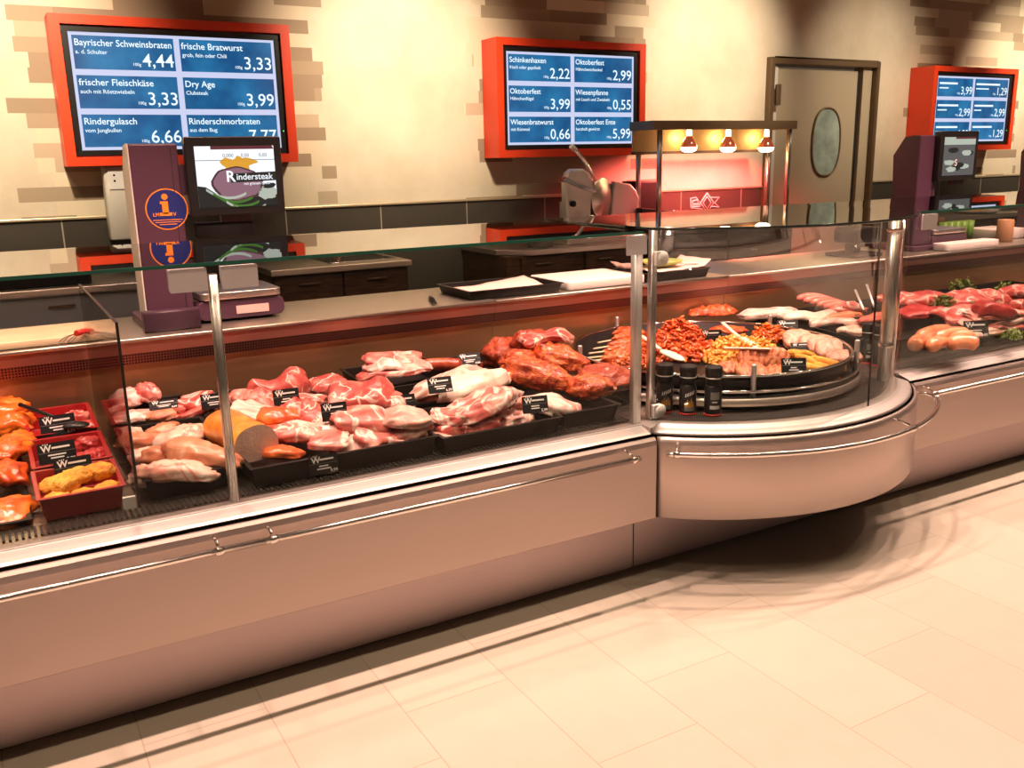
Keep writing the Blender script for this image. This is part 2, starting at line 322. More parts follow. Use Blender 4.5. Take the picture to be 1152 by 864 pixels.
    def merge(s,o,mtx=None,mi=None):
        k=len(s.v); s.v+=[tuple(mtx@Vector(v)) if mtx else v for v in o.v]
        for f,q,z in zip(o.f,o.mi,o.sm): s.f.append([k+i for i in f]); s.mi.append(q if mi is None else mi); s.sm.append(z)
        return s
    def mesh(s,name,mats,off=None,recalc=True):
        me=D.meshes.new(name); v=s.v
        if off is not None: v=[(a-off[0],b-off[1],c-off[2]) for a,b,c in v]
        me.from_pydata(v,[],s.f); me.polygons.foreach_set('material_index',s.mi); me.polygons.foreach_set('use_smooth',s.sm)
        for q in (mats if isinstance(mats,(list,tuple)) else [mats]): me.materials.append(q)
        if recalc:
            b=bmesh.new(); b.from_mesh(me); bmesh.ops.remove_doubles(b,verts=b.verts,dist=1e-6); bmesh.ops.recalc_face_normals(b,faces=b.faces); b.to_mesh(me); b.free()
        me.update(); return me
def wloc(o):
    v=Vector((0,0,0))
    while o: v=v+Vector(o.location); o=o.parent
    return v
def tag(o,label=None,cat=None,group=None,kind=None):
    if label: o['label']=label
    if cat: o['category']=cat
    if group: o['group']=group
    if kind: o['kind']=kind
    return o
def thing(name,label,cat,loc,group=None,rot=None):
    o=D.objects.new(name,None); COL.objects.link(o); o.empty_display_size=.05; o.location=loc
    if rot: o.rotation_euler=rot
    return tag(o,label,cat,group)
def part(name,mb,mats,parent,label=None,local=False,bevel=0,recalc=True):
    """mb in world coordinates (parents unrotated) unless local"""
    me=mb.mesh(name,mats,None if local else wloc(parent),recalc); o=D.objects.new(name,me); COL.objects.link(o); o.parent=parent
    if label: o['label']=label
    if bevel: bev(o,bevel)
    return o
def bev(o,w,seg=2):
    b=o.modifiers.new('bevel','BEVEL'); b.width=w; b.segments=seg; b.limit_method='ANGLE'; b.angle_limit=R(40)
def solo(name,mb,mats,loc,label,cat,group=None,kind=None,rot=None,local=False,bevel=0,recalc=True):
    me=mb.mesh(name,mats,None if local else loc,recalc); o=D.objects.new(name,me); COL.objects.link(o); o.location=loc
    if rot: o.rotation_euler=rot
    if bevel: bev(o,bevel)
    return tag(o,label,cat,group,kind)
def struct(name,mb,mats,bevel=0):
    o=D.objects.new(name,mb.mesh(name,mats)); COL.objects.link(o); o['kind']='structure'
    if bevel: bev(o,bevel)
    return o
def sub(name,mb,mats,parent): return part(name,mb,mats,parent)
# text as mesh in the local xz plane facing -y, origin at left baseline
_tc={}
def text(st,size,bold=0.0):
    key=(st,bold)
    if key not in _tc:
        cu=D.curves.new('writing','FONT'); cu.body=st; cu.size=1; cu.offset=bold; cu.resolution_u=3
        ob=D.objects.new('writing',cu); me=ob.to_mesh(); vs=[tuple(v.co) for v in me.vertices]; fs=[tuple(p.vertices) for p in me.polygons]
        ob.to_mesh_clear(); D.objects.remove(ob); D.curves.remove(cu)
        _tc[key]=(vs,fs,max([v[0] for v in vs],default=0))
    vs,fs,w=_tc[key]
    return [(x*size,0,y*size) for x,y,z in vs],fs,w*size
def put_text(mb,st,x,y,z,size,mi=1,bold=.01,anchor='l',maxw=None,mtx=None):
    vs,fs,w=text(st,size,bold); k=1
    if maxw and w>maxw: k=maxw/w
    x0=x-(w*k if anchor=='r' else w*k/2 if anchor=='c' else 0)
    q=[Vector((x0+a*k,y,z+c)) for a,b,c in vs]
    if mtx: q=[mtx@v for v in q]
    mb.add(q,[f[::-1] for f in fs] if False else fs,mi)
# ------------------------------------------------------------------ organic shapes
def blob(l,w,h,seed=0,amp=.06,fr=2.2,flat=.4,taper=0,sq=2.3,out=.0,drape=0,ridge=0,rk=9,nu=36,nv=18,bend=0,sqz=None):
    mb=MB(); vs=[]; e=2/sq; ez=2/(sqz or sq); S=Vector((seed*7.31,seed*3.17,seed*1.73))
    def sg(a,p): return math.copysign(abs(a)**p,a)
    rows=[]
    for i in range(nv+1):
        la=-PI/2+PI*i/nv
        ring=1 if i in (0,nv) else nu
        rows.append((len(vs),ring))
        for j in range(ring):
            lo=2*PI*j/nu; cl=sg(math.cos(la),ez)
            o=1+out*noise.noise(Vector((math.cos(lo)*1.6,math.sin(lo)*1.6,0))+S)
            x=cl*sg(math.cos(lo),e)*o; y=cl*sg(math.sin(lo),e)*o; z=sg(math.sin(la),ez)
            p=Vector((x,y,z)); d=1+amp*noise.noise(p*fr+S)+amp*.55*noise.noise(p*fr*2.3+S)+amp*.3*noise.noise(p*fr*5.1+S)
            p=p*d
            if p.z<0: p.z*=flat
            tp=1+taper*p.x; p.y*=tp; p.z*=tp
            if ridge: p.z+=ridge*math.sin(p.x*rk+seed)*max(0,p.z)
            q=Vector((p.x*l/2,p.y*w/2,p.z*h/2))
            if bend: q.y+=bend*(p.x*p.x)
            if drape: q.z+=drape*noise.noise(Vector((q.x*9,q.y*9,seed*2.1)))
            vs.append(q)
    fs=[]
    for i in range(nv):
        a,ra=rows[i]; b,rb=rows[i+1]
        for j in range(nu):
            k=(j+1)%nu
            if ra==1: fs.append((a,b+k,b+j))
            elif rb==1: fs.append((a+j,a+k,b))
            else: fs.append((a+j,a+k,b+k,b+j))
    return mb.add(vs,fs,0,True)
def tube_meat(pts,r,n=14,seed=0,amp=.05,ends=True):
    """smooth closed sausage-like body along points"""
    pts=[Vector(p) for p in pts]; P=[]; rr=[]
    m=len(pts)-1; K=14
    for i in range(K+1):
        t=i/K*m; a=min(int(t),m-1); u=t-a
        P.append(pts[a].lerp(pts[a+1],u)); e=min(i,K-i)/K
        q=1 if e>=.15 else math.sqrt(max(0,1-(1-e/.15)**2))
        rr.append(r*max(.12,q)*(1+amp*noise.noise(Vector((i*.7,seed*3.1,0)))))
    for _ in range(2): P=[P[0]]+[(P[i-1]+P[i]*2+P[i+1])/4 for i in range(1,K)]+[P[-1]]
    return MB().tube(P,rr,n)
def deckz(y): return .620+.04*max(0,y-2.8)
CNT={}
def food(name,label,cat,px,py,z,dim,rot,mt,seed,group=None,kind=None,**o):
    """a piece of food whose middle stands at height z"""
    yf=o.pop('yf',2.83); yb=o.pop('yb',3.83); w=dim[1]*.42
    d=CD*F+CR*(px-576)-CU*(py-432); p=atz(px,py,z)
    if p.y-w<yf: p=aty(px,py,yf+w)
    elif p.y+w>yb: p=aty(px,py,yb-w)
    return solo(name,blob(*dim,seed=seed,**o),M[mt],p,label,cat,group,kind,tuple(R(a) for a in rot),local=True)
# ================================================================== setting
WY=5.6
M['wall']=wall_mat()
M['floor']=tile_mat('floor_tiles',(.53,.455,.375),(.40,.32,.25),0,1,.355,.75,-.25,.0035,.38,(0,1),u0=.208,v0=.31,var=.10)
M['backsplash']=tile_mat('dark_wall_tiles',(.060,.052,.042),(.42,.36,.28),0,2,.6145,.295,0,.007,.32,(0,2),u0=.393,v0=.165,var=.25)
struct('floor',MB().box(-4,12,-4,WY+.2,-.1,0),M['floor'])
struct('wall_back',MB().box(-4,5.56,WY,WY+.2,0,3.2).box(6.80,12,WY,WY+.2,0,3.2).box(5.56,6.80,WY,WY+.2,2.335,3.2),M['wall'])
struct('ceiling',MB().box(-4,12,-4,WY+.2,3.2,3.3),mat('ceiling_paint',(.35,.30,.25),.8))
struct('trim_1',MB().box(-4,5.53,WY-.016,WY-.001,.002,1.345).box(6.83,12,WY-.016,WY-.001,.002,1.345),M['backsplash'])
struct('trim_2',MB().box(-4,5.53,WY-.03,WY-.001,1.3455,1.36).box(6.83,12,WY-.03,WY-.001,1.3455,1.36),mat('trim_metal',(.62,.50,.34),.35,.6),.003)
# door
dr=thing('door_1',None,None,(6.17,WY,0)); dr['kind']='structure'
p=part('door_frame',MB().box(5.545,5.585,WY-.05,WY+.18,0,2.345).box(6.775,6.815,WY-.05,WY+.18,0,2.345).box(5.585,6.775,WY-.05,WY+.18,2.295,2.345),M['bronze'],dr,bevel=.006)
p=part('door_edge',MB().box(5.586,5.675,WY+.0,WY+.06,.01,2.294),M['doorw'],dr,bevel=.003)
p=part('door_leaf',MB().box(5.68,6.62,WY+.02,WY+.07,.012,2.27),M['door'],dr,bevel=.004)
part('door_gap_seal',MB().box(6.622,6.66,WY+.03,WY+.08,.3,2.27),M['seal'],dr)
part('door_jamb',MB().box(6.662,6.774,WY+.0,WY+.1,.01,2.294),M['door'],dr)
ov=[(6.275+.165*math.copysign(abs(math.cos(t))**.8,math.cos(t)),1.693+.275*math.copysign(abs(math.sin(t))**.85,math.sin(t))) for t in [2*PI*i/40 for i in range(40)]]
w=MB(); k=len(ov); vs=[(x,WY+.012,z) for x,z in ov]+[(x,WY+.024,z) for x,z in ov]; w.add(vs,[(i,(i+1)%k,k+(i+1)%k,k+i) for i in range(k)]+[tuple(range(k)),tuple(range(k,2*k))[::-1]])
win=part('door_window',w,M['doorglass'],dr)
w=MB().tube([(x,WY+.012,z) for x,z in ov]+[(ov[0][0],WY+.012,ov[0][1])],.009,8,caps=False); sub('window_rim',w,M['bronze'],win)
w=MB().rbox(5.60,5.64,WY-.075,WY-.05,1.98,2.14,.008,axis=1); part('door_hinge',w,M['bronze'],dr)
w=MB().rbox(5.60,5.64,WY-.075,WY-.05,.98,1.13,.008,axis=1); part('door_hinge',w,M['bronze'],dr)
# ================================================================== menu screens
def menu(label,x0,x1,z0,z1,y,yb,rows,blur=False,rx=.055):
    yb-=.004; t=thing('menu_screen',label,'screen',((x0+x1)/2,yb,z0)); w=x1-x0; h=z1-z0
    bx,bz=w*.042,h*.062
    a=MB()
    a.box(x0,x1,y,yb,z1-bz,z1).box(x0,x1,y,yb,z0,z0+bz).box(x0,x0+bx,y,yb,z0+bz,z1-bz).box(x1-bx,x1,y,yb,z0+bz,z1-bz).box(x0+bx,x1-bx,yb-.02,yb,z0+bz,z1-bz)
    part('red_housing',a,M['redframe'],t)
    X0,X1,Z0,Z1=x0+bx+.004,x1-bx-.004,z0+bz+.004,z1-bz-.004; f=.03; yy=y+.018
    a=MB().box(X0,X1,yy,yy+.045,Z1-f,Z1).box(X0,X1,yy,yy+.045,Z0,Z0+f).box(X0,X0+f,yy,yy+.045,Z0+f,Z1-f).box(X1-f,X1,yy,yy+.045,Z0+f,Z1-f)
    bz_=part('bezel',a,M['black'],t,bevel=.004)
    sub('power_light',MB().box(X1-.016,X1-.012,yy-.002,yy,Z0+.12,Z0+.126),M['led'],bz_)
    X0+=f;X1-=f;Z0+=f;Z1-=f; ys=yy+.012
    sc=part('display',MB().box(X0,X1,ys,ys+.03,Z0,Z1),M['scr_bg'],t)
    W,H=X1-X0,Z1-Z0; mg=.016; gp=.03; pw=(W-2*mg-gp)/2; ph=(H-2*mg-2*gp)/3
    for i,(ti,su,pr) in enumerate(rows):
        cx,cy=i%2,i//2; a0=X0+mg+cx*(pw+gp); b1=Z1-mg-cy*(ph+gp); b0=b1-ph
        q=MB(); q.poly3([(a0,ys-.002,b0),(a0+pw,ys-.002,b0),(a0+pw,ys-.002,b1),(a0,ys-.002,b1)],0)
        yt=ys-.004
        if blur:
            q.box(a0+.02,a0+pw*ti,yt,yt+.001,b1-.052,b1-.036,1); q.box(a0+.02,a0+pw*su,yt,yt+.001,b1-.088,b1-.078,1)
        else:
            put_text(q,ti,a0+.008,yt,b1-.050,.047,1,.010,maxw=pw-.02); put_text(q,su,a0+.010,yt,b1-.090,.029,1,.008,maxw=pw-.05)
        _,_,wp=text(pr,.094,.004)
        put_text(q,pr,a0+pw-.008,yt,b0+.020,.094,1,.004,'r'); put_text(q,'100g',a0+pw-.016-wp,yt,b0+.022,.022,1,.006,'r')
        part('price_panel',q,[M['scr_blue'],M['scr_txt']],sc,recalc=False)
    return t
menu('large red-framed price screen above the scale with the round blue sticker',.445,1.675,1.625,2.375,5.41,WY,
 [('Bayrischer Schweinsbraten','a. d. Schulter','4,44'),('frische Bratwurst','grob, fein oder Chili','3,33'),('frischer Fleischkäse','auch mit Röstzwiebeln','3,33'),('Dry Age','Clubsteak','3,99'),('Rindergulasch','vom Jungbullen','6,66'),('Rinderschmorbraten','aus dem Bug','7,77')])
menu('red-framed price screen above the meat slicer, reading Schinkenhaxen',3.007,4.20,1.622,2.368,5.40,WY,
 [('Schinkenhaxen','frisch oder gepökelt','2,22'),('Oktoberfest','Hähnchenschenkel','2,99'),('Oktoberfest','Hähnchenflügel','3,99'),('Wiesenpfanne','mit Lauch und Zwiebeln','0,55'),('Wiesenbratwurst','mit Kümmel','0,66'),('Oktoberfest Ente','herzhaft gewürzt','5,99')])
menu('red-boxed price screen beyond the door, seen from the side',7.26,8.45,1.60,2.31,5.36,WY,
 [(.55,.3,'3,99'),(.75,.42,'1,29'),(.62,.3,'2,99'),(.6,.25,'2,99'),(.65,.36,'4,99'),(.62,.25,'1,29')],True)
# ================================================================== counters
GX0,GX1=-.9,2.097; BC=(2.84,3.31); BR0,BR1=3.578,7.6
GT=1.343
def comb(mb,x0,x1,y0,y1,z,step=.016):
    x=x0
    while x<x1: mb.box(x,x+step*.45,y0,y1,z,z+.0025); x+=step
    return mb
def straight(t,x0,x1,posts,rails,seams):
    part('kick_panel',MB().box(x0,x1,2.74,2.76,.012,.40),M['kick'],t)
    part('plinth_gap',MB().box(x0,x1,2.757,2.79,.0,.03),M['seal'],t)
    part('front_panel',MB().prism_x([(2.618,.590),(2.612,.589),(2.604,.580),(2.600,.562),(2.600,.272),(2.606,.268),(2.73,.272),(2.73,.28),(2.612,.28),(2.612,.56),(2.616,.572),(2.619,.580)],x0,x1,0,False),M['steel_front'],t)
    for s in seams: part('panel_seam',MB().box(s-.0015,s+.0015,2.598,2.601,.275,.585),M['seal'],t)
    part('ledge',MB().prism_x([(2.735,.621),(2.695,.621),(2.692,.616),(2.665,.609),(2.645,.603),(2.636,.596),(2.640,.592),(2.735,.592)],x0,x1),M['ledge'],t,bevel=.001)
    part('ledge_gap',MB().box(x0,x1,2.648,2.73,.584,.593),M['seal'],t)
    for i,(a,b,br) in enumerate(rails):
        r=part('bumper_rail',MB().tube([(a,2.53,.553),(b,2.53,.553)],.0105,14),M['rail'],t)
        for q in br: sub('rail_bracket',MB().tube([(q,2.602,.572),(q,2.57,.570),(q,2.545,.562)],.0055,8).tube([(q-.012,2.53,.553),(q+.012,2.53,.553)],.0135,14),M['chrome'],r)
    part('display_deck',MB().prism_x([(2.735,.600),(2.735,.618),(3.88,.660),(3.88,.640)],x0,x1),M['deck'],t)
    part('front_air_grille',comb(MB(),max(x0,-.3),min(x1,5.2),2.755,2.832,.6205),M['slot'],t)
    part('rear_panel',MB().box(x0,x1,3.865,3.885,.655,.862),M['rear'],t)
    part('rear_air_grille',MB().prism_x([(3.85,.855),(3.842,.898),(3.88,.902),(3.88,.855)],x0,x1),M['perf'],t)
    part('worktop_fascia',MB().prism_x([(3.842,.899),(3.838,.945),(3.88,.947),(3.88,.90)],x0,x1),M['fascia'],t)
    part('worktop',MB().rbox(x0,x1,3.828,4.42,.946,.962,.006,axis=0),M['worktop'],t)
    part('rear_cabinet',MB().box(x0,x1,3.89,4.38,.05,.944),M['steel_front'],t)
    for a,b in posts['panes']: part('front_glass',MB().box(a,b,2.705,2.713,.6215,GT-.001),M['clear'],t)
    a,b=posts['top']
    part('top_glass',MB().prism_x([(2.695,GT),(2.695,GT+.008),(3.40,GT+.018),(3.40,GT+.010)],a,b),M['top'],t)
    part('top_glass_edge',MB().box(a,b,2.690,2.6945,GT-.001,GT+.009),M['edge'],t)
    part('top_glass_edge',MB().prism_x([(3.4005,GT+.010),(3.4005,GT+.018),(3.403,GT+.018),(3.403,GT+.010)],a,b),M['edgedark'],t)
    for x in posts['x']:
        q=part('glass_post',MB().rbox(x-.013,x+.013,2.714,2.748,.618,GT-.03,.006),M['steel_side'],t)
        for s in (-1,1):
            sub('glass_clamp',MB().rbox(x+s*.072-.052,x+s*.072+.052,2.700,2.7045,GT-.072,GT-.006,.004,axis=1).box(x+s*.072-.05,x+s*.072+.05,2.7135,2.735,GT-.068,GT-.008),M['plate'],q)
t=thing('meat_counter','long straight glass-fronted meat counter at the left with chrome bumper rail','counter',(.6,3.3,0))
straight(t,GX0,GX1,{'panes':[(GX0,.564),(.568,2.080)],'top':(GX0,2.092),'x':[.566]},[(-.85,.60,[.47]),(.601,1.965,[.625,1.94])],[])
q=part('glass_post',MB().rbox(2.073,2.110,2.714,2.742,.6215,GT-.004,.004),M['alu'],t); sub('glass_clamp',MB().rbox(2.02,2.11,2.692,2.6995,GT-.075,GT-.006,.004,axis=1),M['plate'],q)
# glass partition across the deck
a=MB().box(.298,.304,2.775,3.80,.665,1.19); dv=part('glass_divider',a,M['acrylic'],t)
sub('divider_edge',MB().box(.297,.305,2.769,2.7745,.64,1.195).box(.297,.305,2.775,3.8,1.1905,1.195),M['seam'],dv)
sub('divider_foot',MB().box(.262,.296,2.80,2.812,.632,.668),M['white'],dv)
t2=thing('meat_counter','straight glass-fronted meat counter running on beyond the curved corner','counter',(5.4,3.3,0))
straight(t2,BR0,BR1,{'panes':[(BR0+.02,5.2),(5.204,BR1)],'top':(BR0+.02,BR1),'x':[5.202]},[(3.60,7.5,[3.62,5.1])],[])
sub('glass_clamp',MB().rbox(3.66,3.76,2.696,2.7045,GT-.075,GT-.006,.004,axis=1),M['plate'],t2)
# curved module
t3=thing('curved_counter','bulging curved glass counter module in the middle, holding the round turntable','counter',(2.84,3.1,0))
A0,A1=223.6,316.6
part('kick_panel',MB().box(2.098,3.577,2.74,2.76,.012,.40),M['kick'],t3)
part('plinth_gap',MB().box(2.098,3.577,2.757,2.79,0,.03),M['seal'],t3)
part('panel_seam',MB().box(2.0965,2.099,2.737,2.7405,.013,.27),M['seal'],t3)
pr=[(1.002,.590),(1.008,.589),(1.016,.580),(1.020,.562),(1.020,.272),(1.014,.268),(1.005,.27),(1.008,.28),(1.008,.56),(1.004,.572),(1.001,.580)]
part('front_panel',MB().arc(pr,BC,A0,A1,64),M['steel_front'],t3)
def seg(r,y,n=48):
    a=math.degrees(math.asin((y-BC[1])/r)); a0=180-a; a1=360+a
    return [(BC[0]+r*math.cos(R(a0+(a1-a0)*i/n)),BC[1]+r*math.sin(R(a0+(a1-a0)*i/n))) for i in range(n+1)]
part('underside',MB().prism_z(seg(1.006,2.738),.28,.29),M['seal'],t3)
pl=[(.895,.621),(.935,.621),(.938,.616),(.965,.609),(.985,.603),(.993,.596),(.989,.592),(.895,.592)]
part('ledge',MB().arc(pl,BC,222.6,A1-.2,64),M['ledge'],t3)
part('ledge_corner',MB().prism_z([(2.098,2.642),(2.112,2.642),(2.19,2.705),(2.21,2.735),(2.098,2.735)],.592,.6205),M['ledge'],t3,bevel=.002)
part('ledge_gap',MB().arc([(.90,.584),(.98,.584),(.98,.593),(.90,.593)],BC,222.8,A1-.4,64),M['seal'],t3)
r=part('bumper_rail',MB().tube([(BC[0]+1.10*math.cos(R(a)),BC[1]+1.10*math.sin(R(a)),.553) for a in [226+(311.5-226)*i/60 for i in range(61)]],.0105,14),M['rail'],t3)
for a in (228,283,311):
    f=lambda rr,z,da=0:(BC[0]+rr*math.cos(R(a+da)),BC[1]+rr*math.sin(R(a+da)),z)
    sub('rail_bracket',MB().tube([f(1.018,.574),f(1.05,.571),f(1.085,.562)],.0055,8).tube([f(1.10,.553,-.7),f(1.10,.553,.7)],.0135,14),M['chrome'],r)
dk=seg(.93,2.735)
part('display_deck',MB().prism_z(dk,.600,.6195).prism_x([(2.735,.600),(2.735,.6195),(3.88,.660),(3.88,.640)],2.098,3.576),M['deck'],t3)
g=MB()
for i in range(150):
    a=R(226+88*i/150); c,s=math.cos(a),math.sin(a); wv=.0035
    P=[(BC[0]+rr*c-k*s*wv,BC[1]+rr*s+k*c*wv,.6215) for rr in (.80,.88) for k in (-1,1)]
    g.add(P,[(0,1,3,2)])
part('front_air_grille',g,M['slot'],t3)
part('rear_panel',MB().box(2.098,3.576,3.865,3.885,.655,.862),M['rear'],t3)
part('rear_air_grille',MB().prism_x([(3.85,.855),(3.842,.898),(3.88,.902),(3.88,.855)],2.098,3.576),M['perf'],t3)
part('worktop_fascia',MB().prism_x([(3.842,.899),(3.838,.945),(3.88,.947),(3.88,.90)],2.098,3.576),M['fascia'],t3)
part('worktop',MB().rbox(2.098,3.577,3.828,4.42,.946,.962,.006,axis=0),M['worktop'],t3)
part('rear_cabinet',MB().box(2.098,3.576,3.89,4.38,.05,.944),M['steel_front'],t3)
GC=1.356
for a,b in ((221.6,279.8),(280.2,313.5)):
    part('curved_glass',MB().arc([(.926,.6215),(.934,.6215),(.934,GC-.001),(.926,GC-.001)],BC,a,b,40),M['clear'],t3)
f=lambda rr,z,a:(BC[0]+rr*math.cos(R(a)),BC[1]+rr*math.sin(R(a)),z)
part('glass_seam',MB().tube([f(.932,.60+.022,280),f(.932,GC-.002,280)],.0038,6),M['seam'],t3)
tp=[f(.965,0,a)[:2] for a in [221.4+(317-221.4)*i/64 for i in range(65)]]+[(3.56,3.40),(2.10,3.40)]
part('top_glass',MB().prism_z(tp,GC,GC+.008),M['top'],t3)
part('top_glass_edge',MB().arc([(.9655,GC-.001),(.969,GC-.001),(.969,GC+.009),(.9655,GC+.009)],BC,221.4,317,64),M['edgedark'],t3)
# left hinge post with round knobs, right hinge post with collars
P0=(2.178,2.745); q=part('hinge_post',MB().rbox(P0[0]-.014,P0[0]+.014,P0[1]-.014,P0[1]+.014,.6205,GC-.002,.005),M['steel_side'],t3)
for z in (.655,1.245):
    k=MB().lathe([(0,.026),(.022,.026),(.027,.020),(.027,.004),(.024,0),(0,0)],n=24,mtx=Matrix.Translation((P0[0]+.020,P0[1]-.018,z))@Matrix.Rotation(R(90),4,'X')); k.rbox(P0[0]-.012,P0[0]+.020,P0[1]-.040,P0[1]-.018,z-.026,z+.026,.004,axis=1); sub('hinge_knob',k,M['white'],q)
P1=f(.875,0,311.5); q=part('hinge_post',MB().lathe([(0,.6205),(.028,.6205),(.028,GC-.004),(0,GC-.004)],(P1[0],P1[1],0),24),M['steel_side'],t3)
for z in (.78,1.285): sub('post_collar',MB().lathe([(.029,-.008),(.033,-.006),(.033,.006),(.029,.008)],(P1[0],P1[1],z),24),M['chrome'],q)
P2=f(.915,0,314.5); part('hinge_rod',MB().tube([(P2[0],P2[1],.6215),(P2[0],P2[1],GC-.003)],.007,10),M['chrome'],t3)
# ================================================================== scales on the worktop
WT=.9625
def scale(label,x0,mode):
    y0=4.0; t=thing('shop_scale',label,'scale',(x0+.28,4.15,WT))
    b=MB().rbox(x0-.02,x0+.20,y0-.03,4.34,WT,WT+.035,.02).rbox(x0+.20,x0+.57,y0,4.34,WT+.012,WT+.095,.03,axis=1).box(x0+.24,x0+.53,y0+.05,4.3,WT,WT+.014)
    bs=part('base',b,M['purple'],t,bevel=.004)
    if mode==1:
        sub('name_plate',MB().box(x0+.36,x0+.50,y0-.003,y0-.0005,WT+.03,WT+.065),M['paper'],bs)
        k=MB().rbox(x0-.03,x0+.19,y0-.09,y0-.032,WT+.0,WT+.085,.01,axis=0); part('ticket_printer',k,M['purple2'],t)
    part('weighing_plate',MB().rbox(x0+.21,x0+.56,y0-.01,4.32,WT+.098,WT+.128,.03),M['steel'],t,bevel=.003)
    # pillar: five-sided in profile, leaning outline behind
    s=[(y0,WT+.036),(y0+.17,WT+.036),(y0+.20,WT+.62),(y0+.12,WT+.735),(y0+.055,WT+.745),(y0+.0,WT+.742)]
    pl=part('pillar',MB().prism_x(s,x0,x0+.185),M['purple'],t,bevel=.006)
    sub('pillar_side',MB().prism_x([(a+.004 if a<y0+.05 else a-.004,z) for a,z in s],x0-.006,x0-.0005),M['cream'] if mode==1 else M['purple2'],pl)
    sub('pillar_groove',MB().box(x0+.155,x0+.158,y0-.0015,y0-.0005,WT+.05,WT+.73),M['seal'],pl)
    mx0,mx1,mz0,mz1=x0+(.205 if mode==1 else .14),x0+(.595 if mode==1 else .53),1.415,1.73; my=y0-.045
    mo=part('monitor',MB().rbox(mx0,mx1,my,my+.05,mz0,mz1,.010,axis=1),M['black'],t,bevel=.004)
    sub('monitor_bracket',MB().box(x0+.14,x0+.45,my+.052,my+.10,1.50,1.62).box(x0+.33,x0+.45,my+.03,my+.06,1.385,1.42),M['purple2'],mo)
    sx0,sx1,sz0,sz1=mx0+.035,mx1-.032,mz0+.032,mz1-.038; sw,sh=sx1-sx0,sz1-sz0
    U=lambda u,v,d:(sx0+u*sw,my-.0015-d*.0004,sz0+v*sh)
    q=MB(); pl=lambda pts,mi,d: q.poly3([U(u,v,d) for u,v in pts],mi)
    el=lambda cu,cv,ru,rv,mi,d,n=28,j=0,sd=0: pl([(min(1,max(0,cu+ru*math.cos(2*PI*i/n)*(1+j*noise.noise(Vector((math.cos(2*PI*i/n)*2,math.sin(2*PI*i/n)*2,sd)))))),min(1,max(0,cv+rv*math.sin(2*PI*i/n)*(1+j*noise.noise(Vector((math.cos(2*PI*i/n)*2,math.sin(2*PI*i/n)*2,sd+5))))))) for i in range(n)],mi,d)
    mats=[M['p_white'],M['p_steak'],M['p_rim'],M['p_gold'],M['p_green'],M['p_dark'],M['p_bar'],M['p_pale'],M['p_grey'],M['ink']]
    if mode==1:
        pl([(0,0),(1,0),(1,1),(0,1)],0,0); pl([(.2,.945),(1,.945),(.98,1),(.2,1)],6,1); pl([(0,.765),(1,.765),(1,.775),(0,.775)],8,1)
        pl([(0,0),(1,0),(1,.24),(.72,.30),(.3,.16),(.1,.34),(0,.36)],5,1); el(.88,.22,.14,.10,7,2,20,.6,3); el(.9,.34,.09,.05,5,3,16,.5,9)
        el(.52,.70,.20,.14,3,1,40,.8,2); el(.50,.37,.33,.30,2,2,32,.25,4); el(.50,.38,.30,.265,1,3,32,.25,4)
        for k in range(5):
            a=.10+.08*k; P=[(a+.5*s_,.30-.07*k+.02-.42*s_*(1-s_)-.08*s_) for s_ in [i/10 for i in range(11)]]
            pl([(u,max(0,v)) for u,v in P]+[(u,max(0,v-.045)) for u,v in P[::-1]],4 if k%3 else 7,4+k*.3)
        pl([(.42,.40),(1,.42),(1,.57),(.42,.55)],5,6)
        put_text(q,'R',*U(.36,.42,8),.062,0,.02); put_text(q,'indersteak',*U(.49,.445,8),.036,0,.01,maxw=.17); put_text(q,'mit grünem Speck',*U(.58,.36,8),.015,0,.01,maxw=.125)
        for k,s_ in enumerate(('0,000','0,00','0,00')): put_text(q,s_,*U(.34+.23*k,.82,8),.020,8,.004)
    else:
        pl([(0,0),(1,0),(1,1),(0,1)],8,0); pl([(0,.80),(1,.80),(1,1),(0,1)],7,1); pl([(.35,.95),(1,.95),(1,1),(.35,1)],6,2)
        for k in range(9): el(.15+.7*random.random(),.1+.6*random.random(),.16,.07,5 if k%2 else 7,1+k*.3,16,.5,k)
        put_text(q,'S',*U(.36,.25,8),.06,9,.01)
    sub('display_picture',q,mats,mo).data.update()
    if mode==1:
        c=(x0+.120,y0-.0012,1.447)
        d=MB().disc(c,.083,48,1).disc((c[0],c[1]-.0006,c[2]),.078,48,0)
        yy=c[1]-.0014
        d.disc((c[0]-.005,yy,c[2]+.050),.0125,20,1)
        X=c[0]-.005; d.poly3([(X-.013,yy,c[2]-.018),(X+.011,yy,c[2]-.018),(X+.011,yy,c[2]+.032),(X-.020,yy,c[2]+.032),(X-.020,yy,c[2]+.021),(X-.013,yy,c[2]+.021)],1)
        d.poly3([(X-.024,yy,c[2]-.026),(X+.024,yy,c[2]-.026),(X+.024,yy,c[2]-.013),(X-.024,yy,c[2]-.013)],1)
        put_text(d,'LM',X-.027,yy,c[2]-.027,.020,1,.02,'r'); put_text(d,'V',X+.027,yy,c[2]-.027,.020,1,.02)
        for k,wd in enumerate((.058,.05,.034)): d.box(c[0]-wd,c[0]+wd,yy,yy+.0003,c[2]-.044-.009*k,c[2]-.041-.009*k,1)
        part('round_sticker',d,[M['sticker'],M['orange']],t,'round blue sticker with an orange letter i',recalc=False)
        part('scanner_bar',MB().rbox(x0+.23,x0+.46,y0-.01,y0+.05,1.325,1.385,.006,axis=0),M['blackmatt'],t)
    return t
random.seed(4)
scale('aubergine shop scale with a round blue sticker and a monitor showing a steak',.557,1)
xs2=aty(1031,220,4.0).x
scale('aubergine shop scale by the far red-boxed screen, showing a grey picture',xs2,2)
xs3=aty(1174,215,4.0).x
scale('dark shop scale cut off by the right edge of the photo',xs3,3)
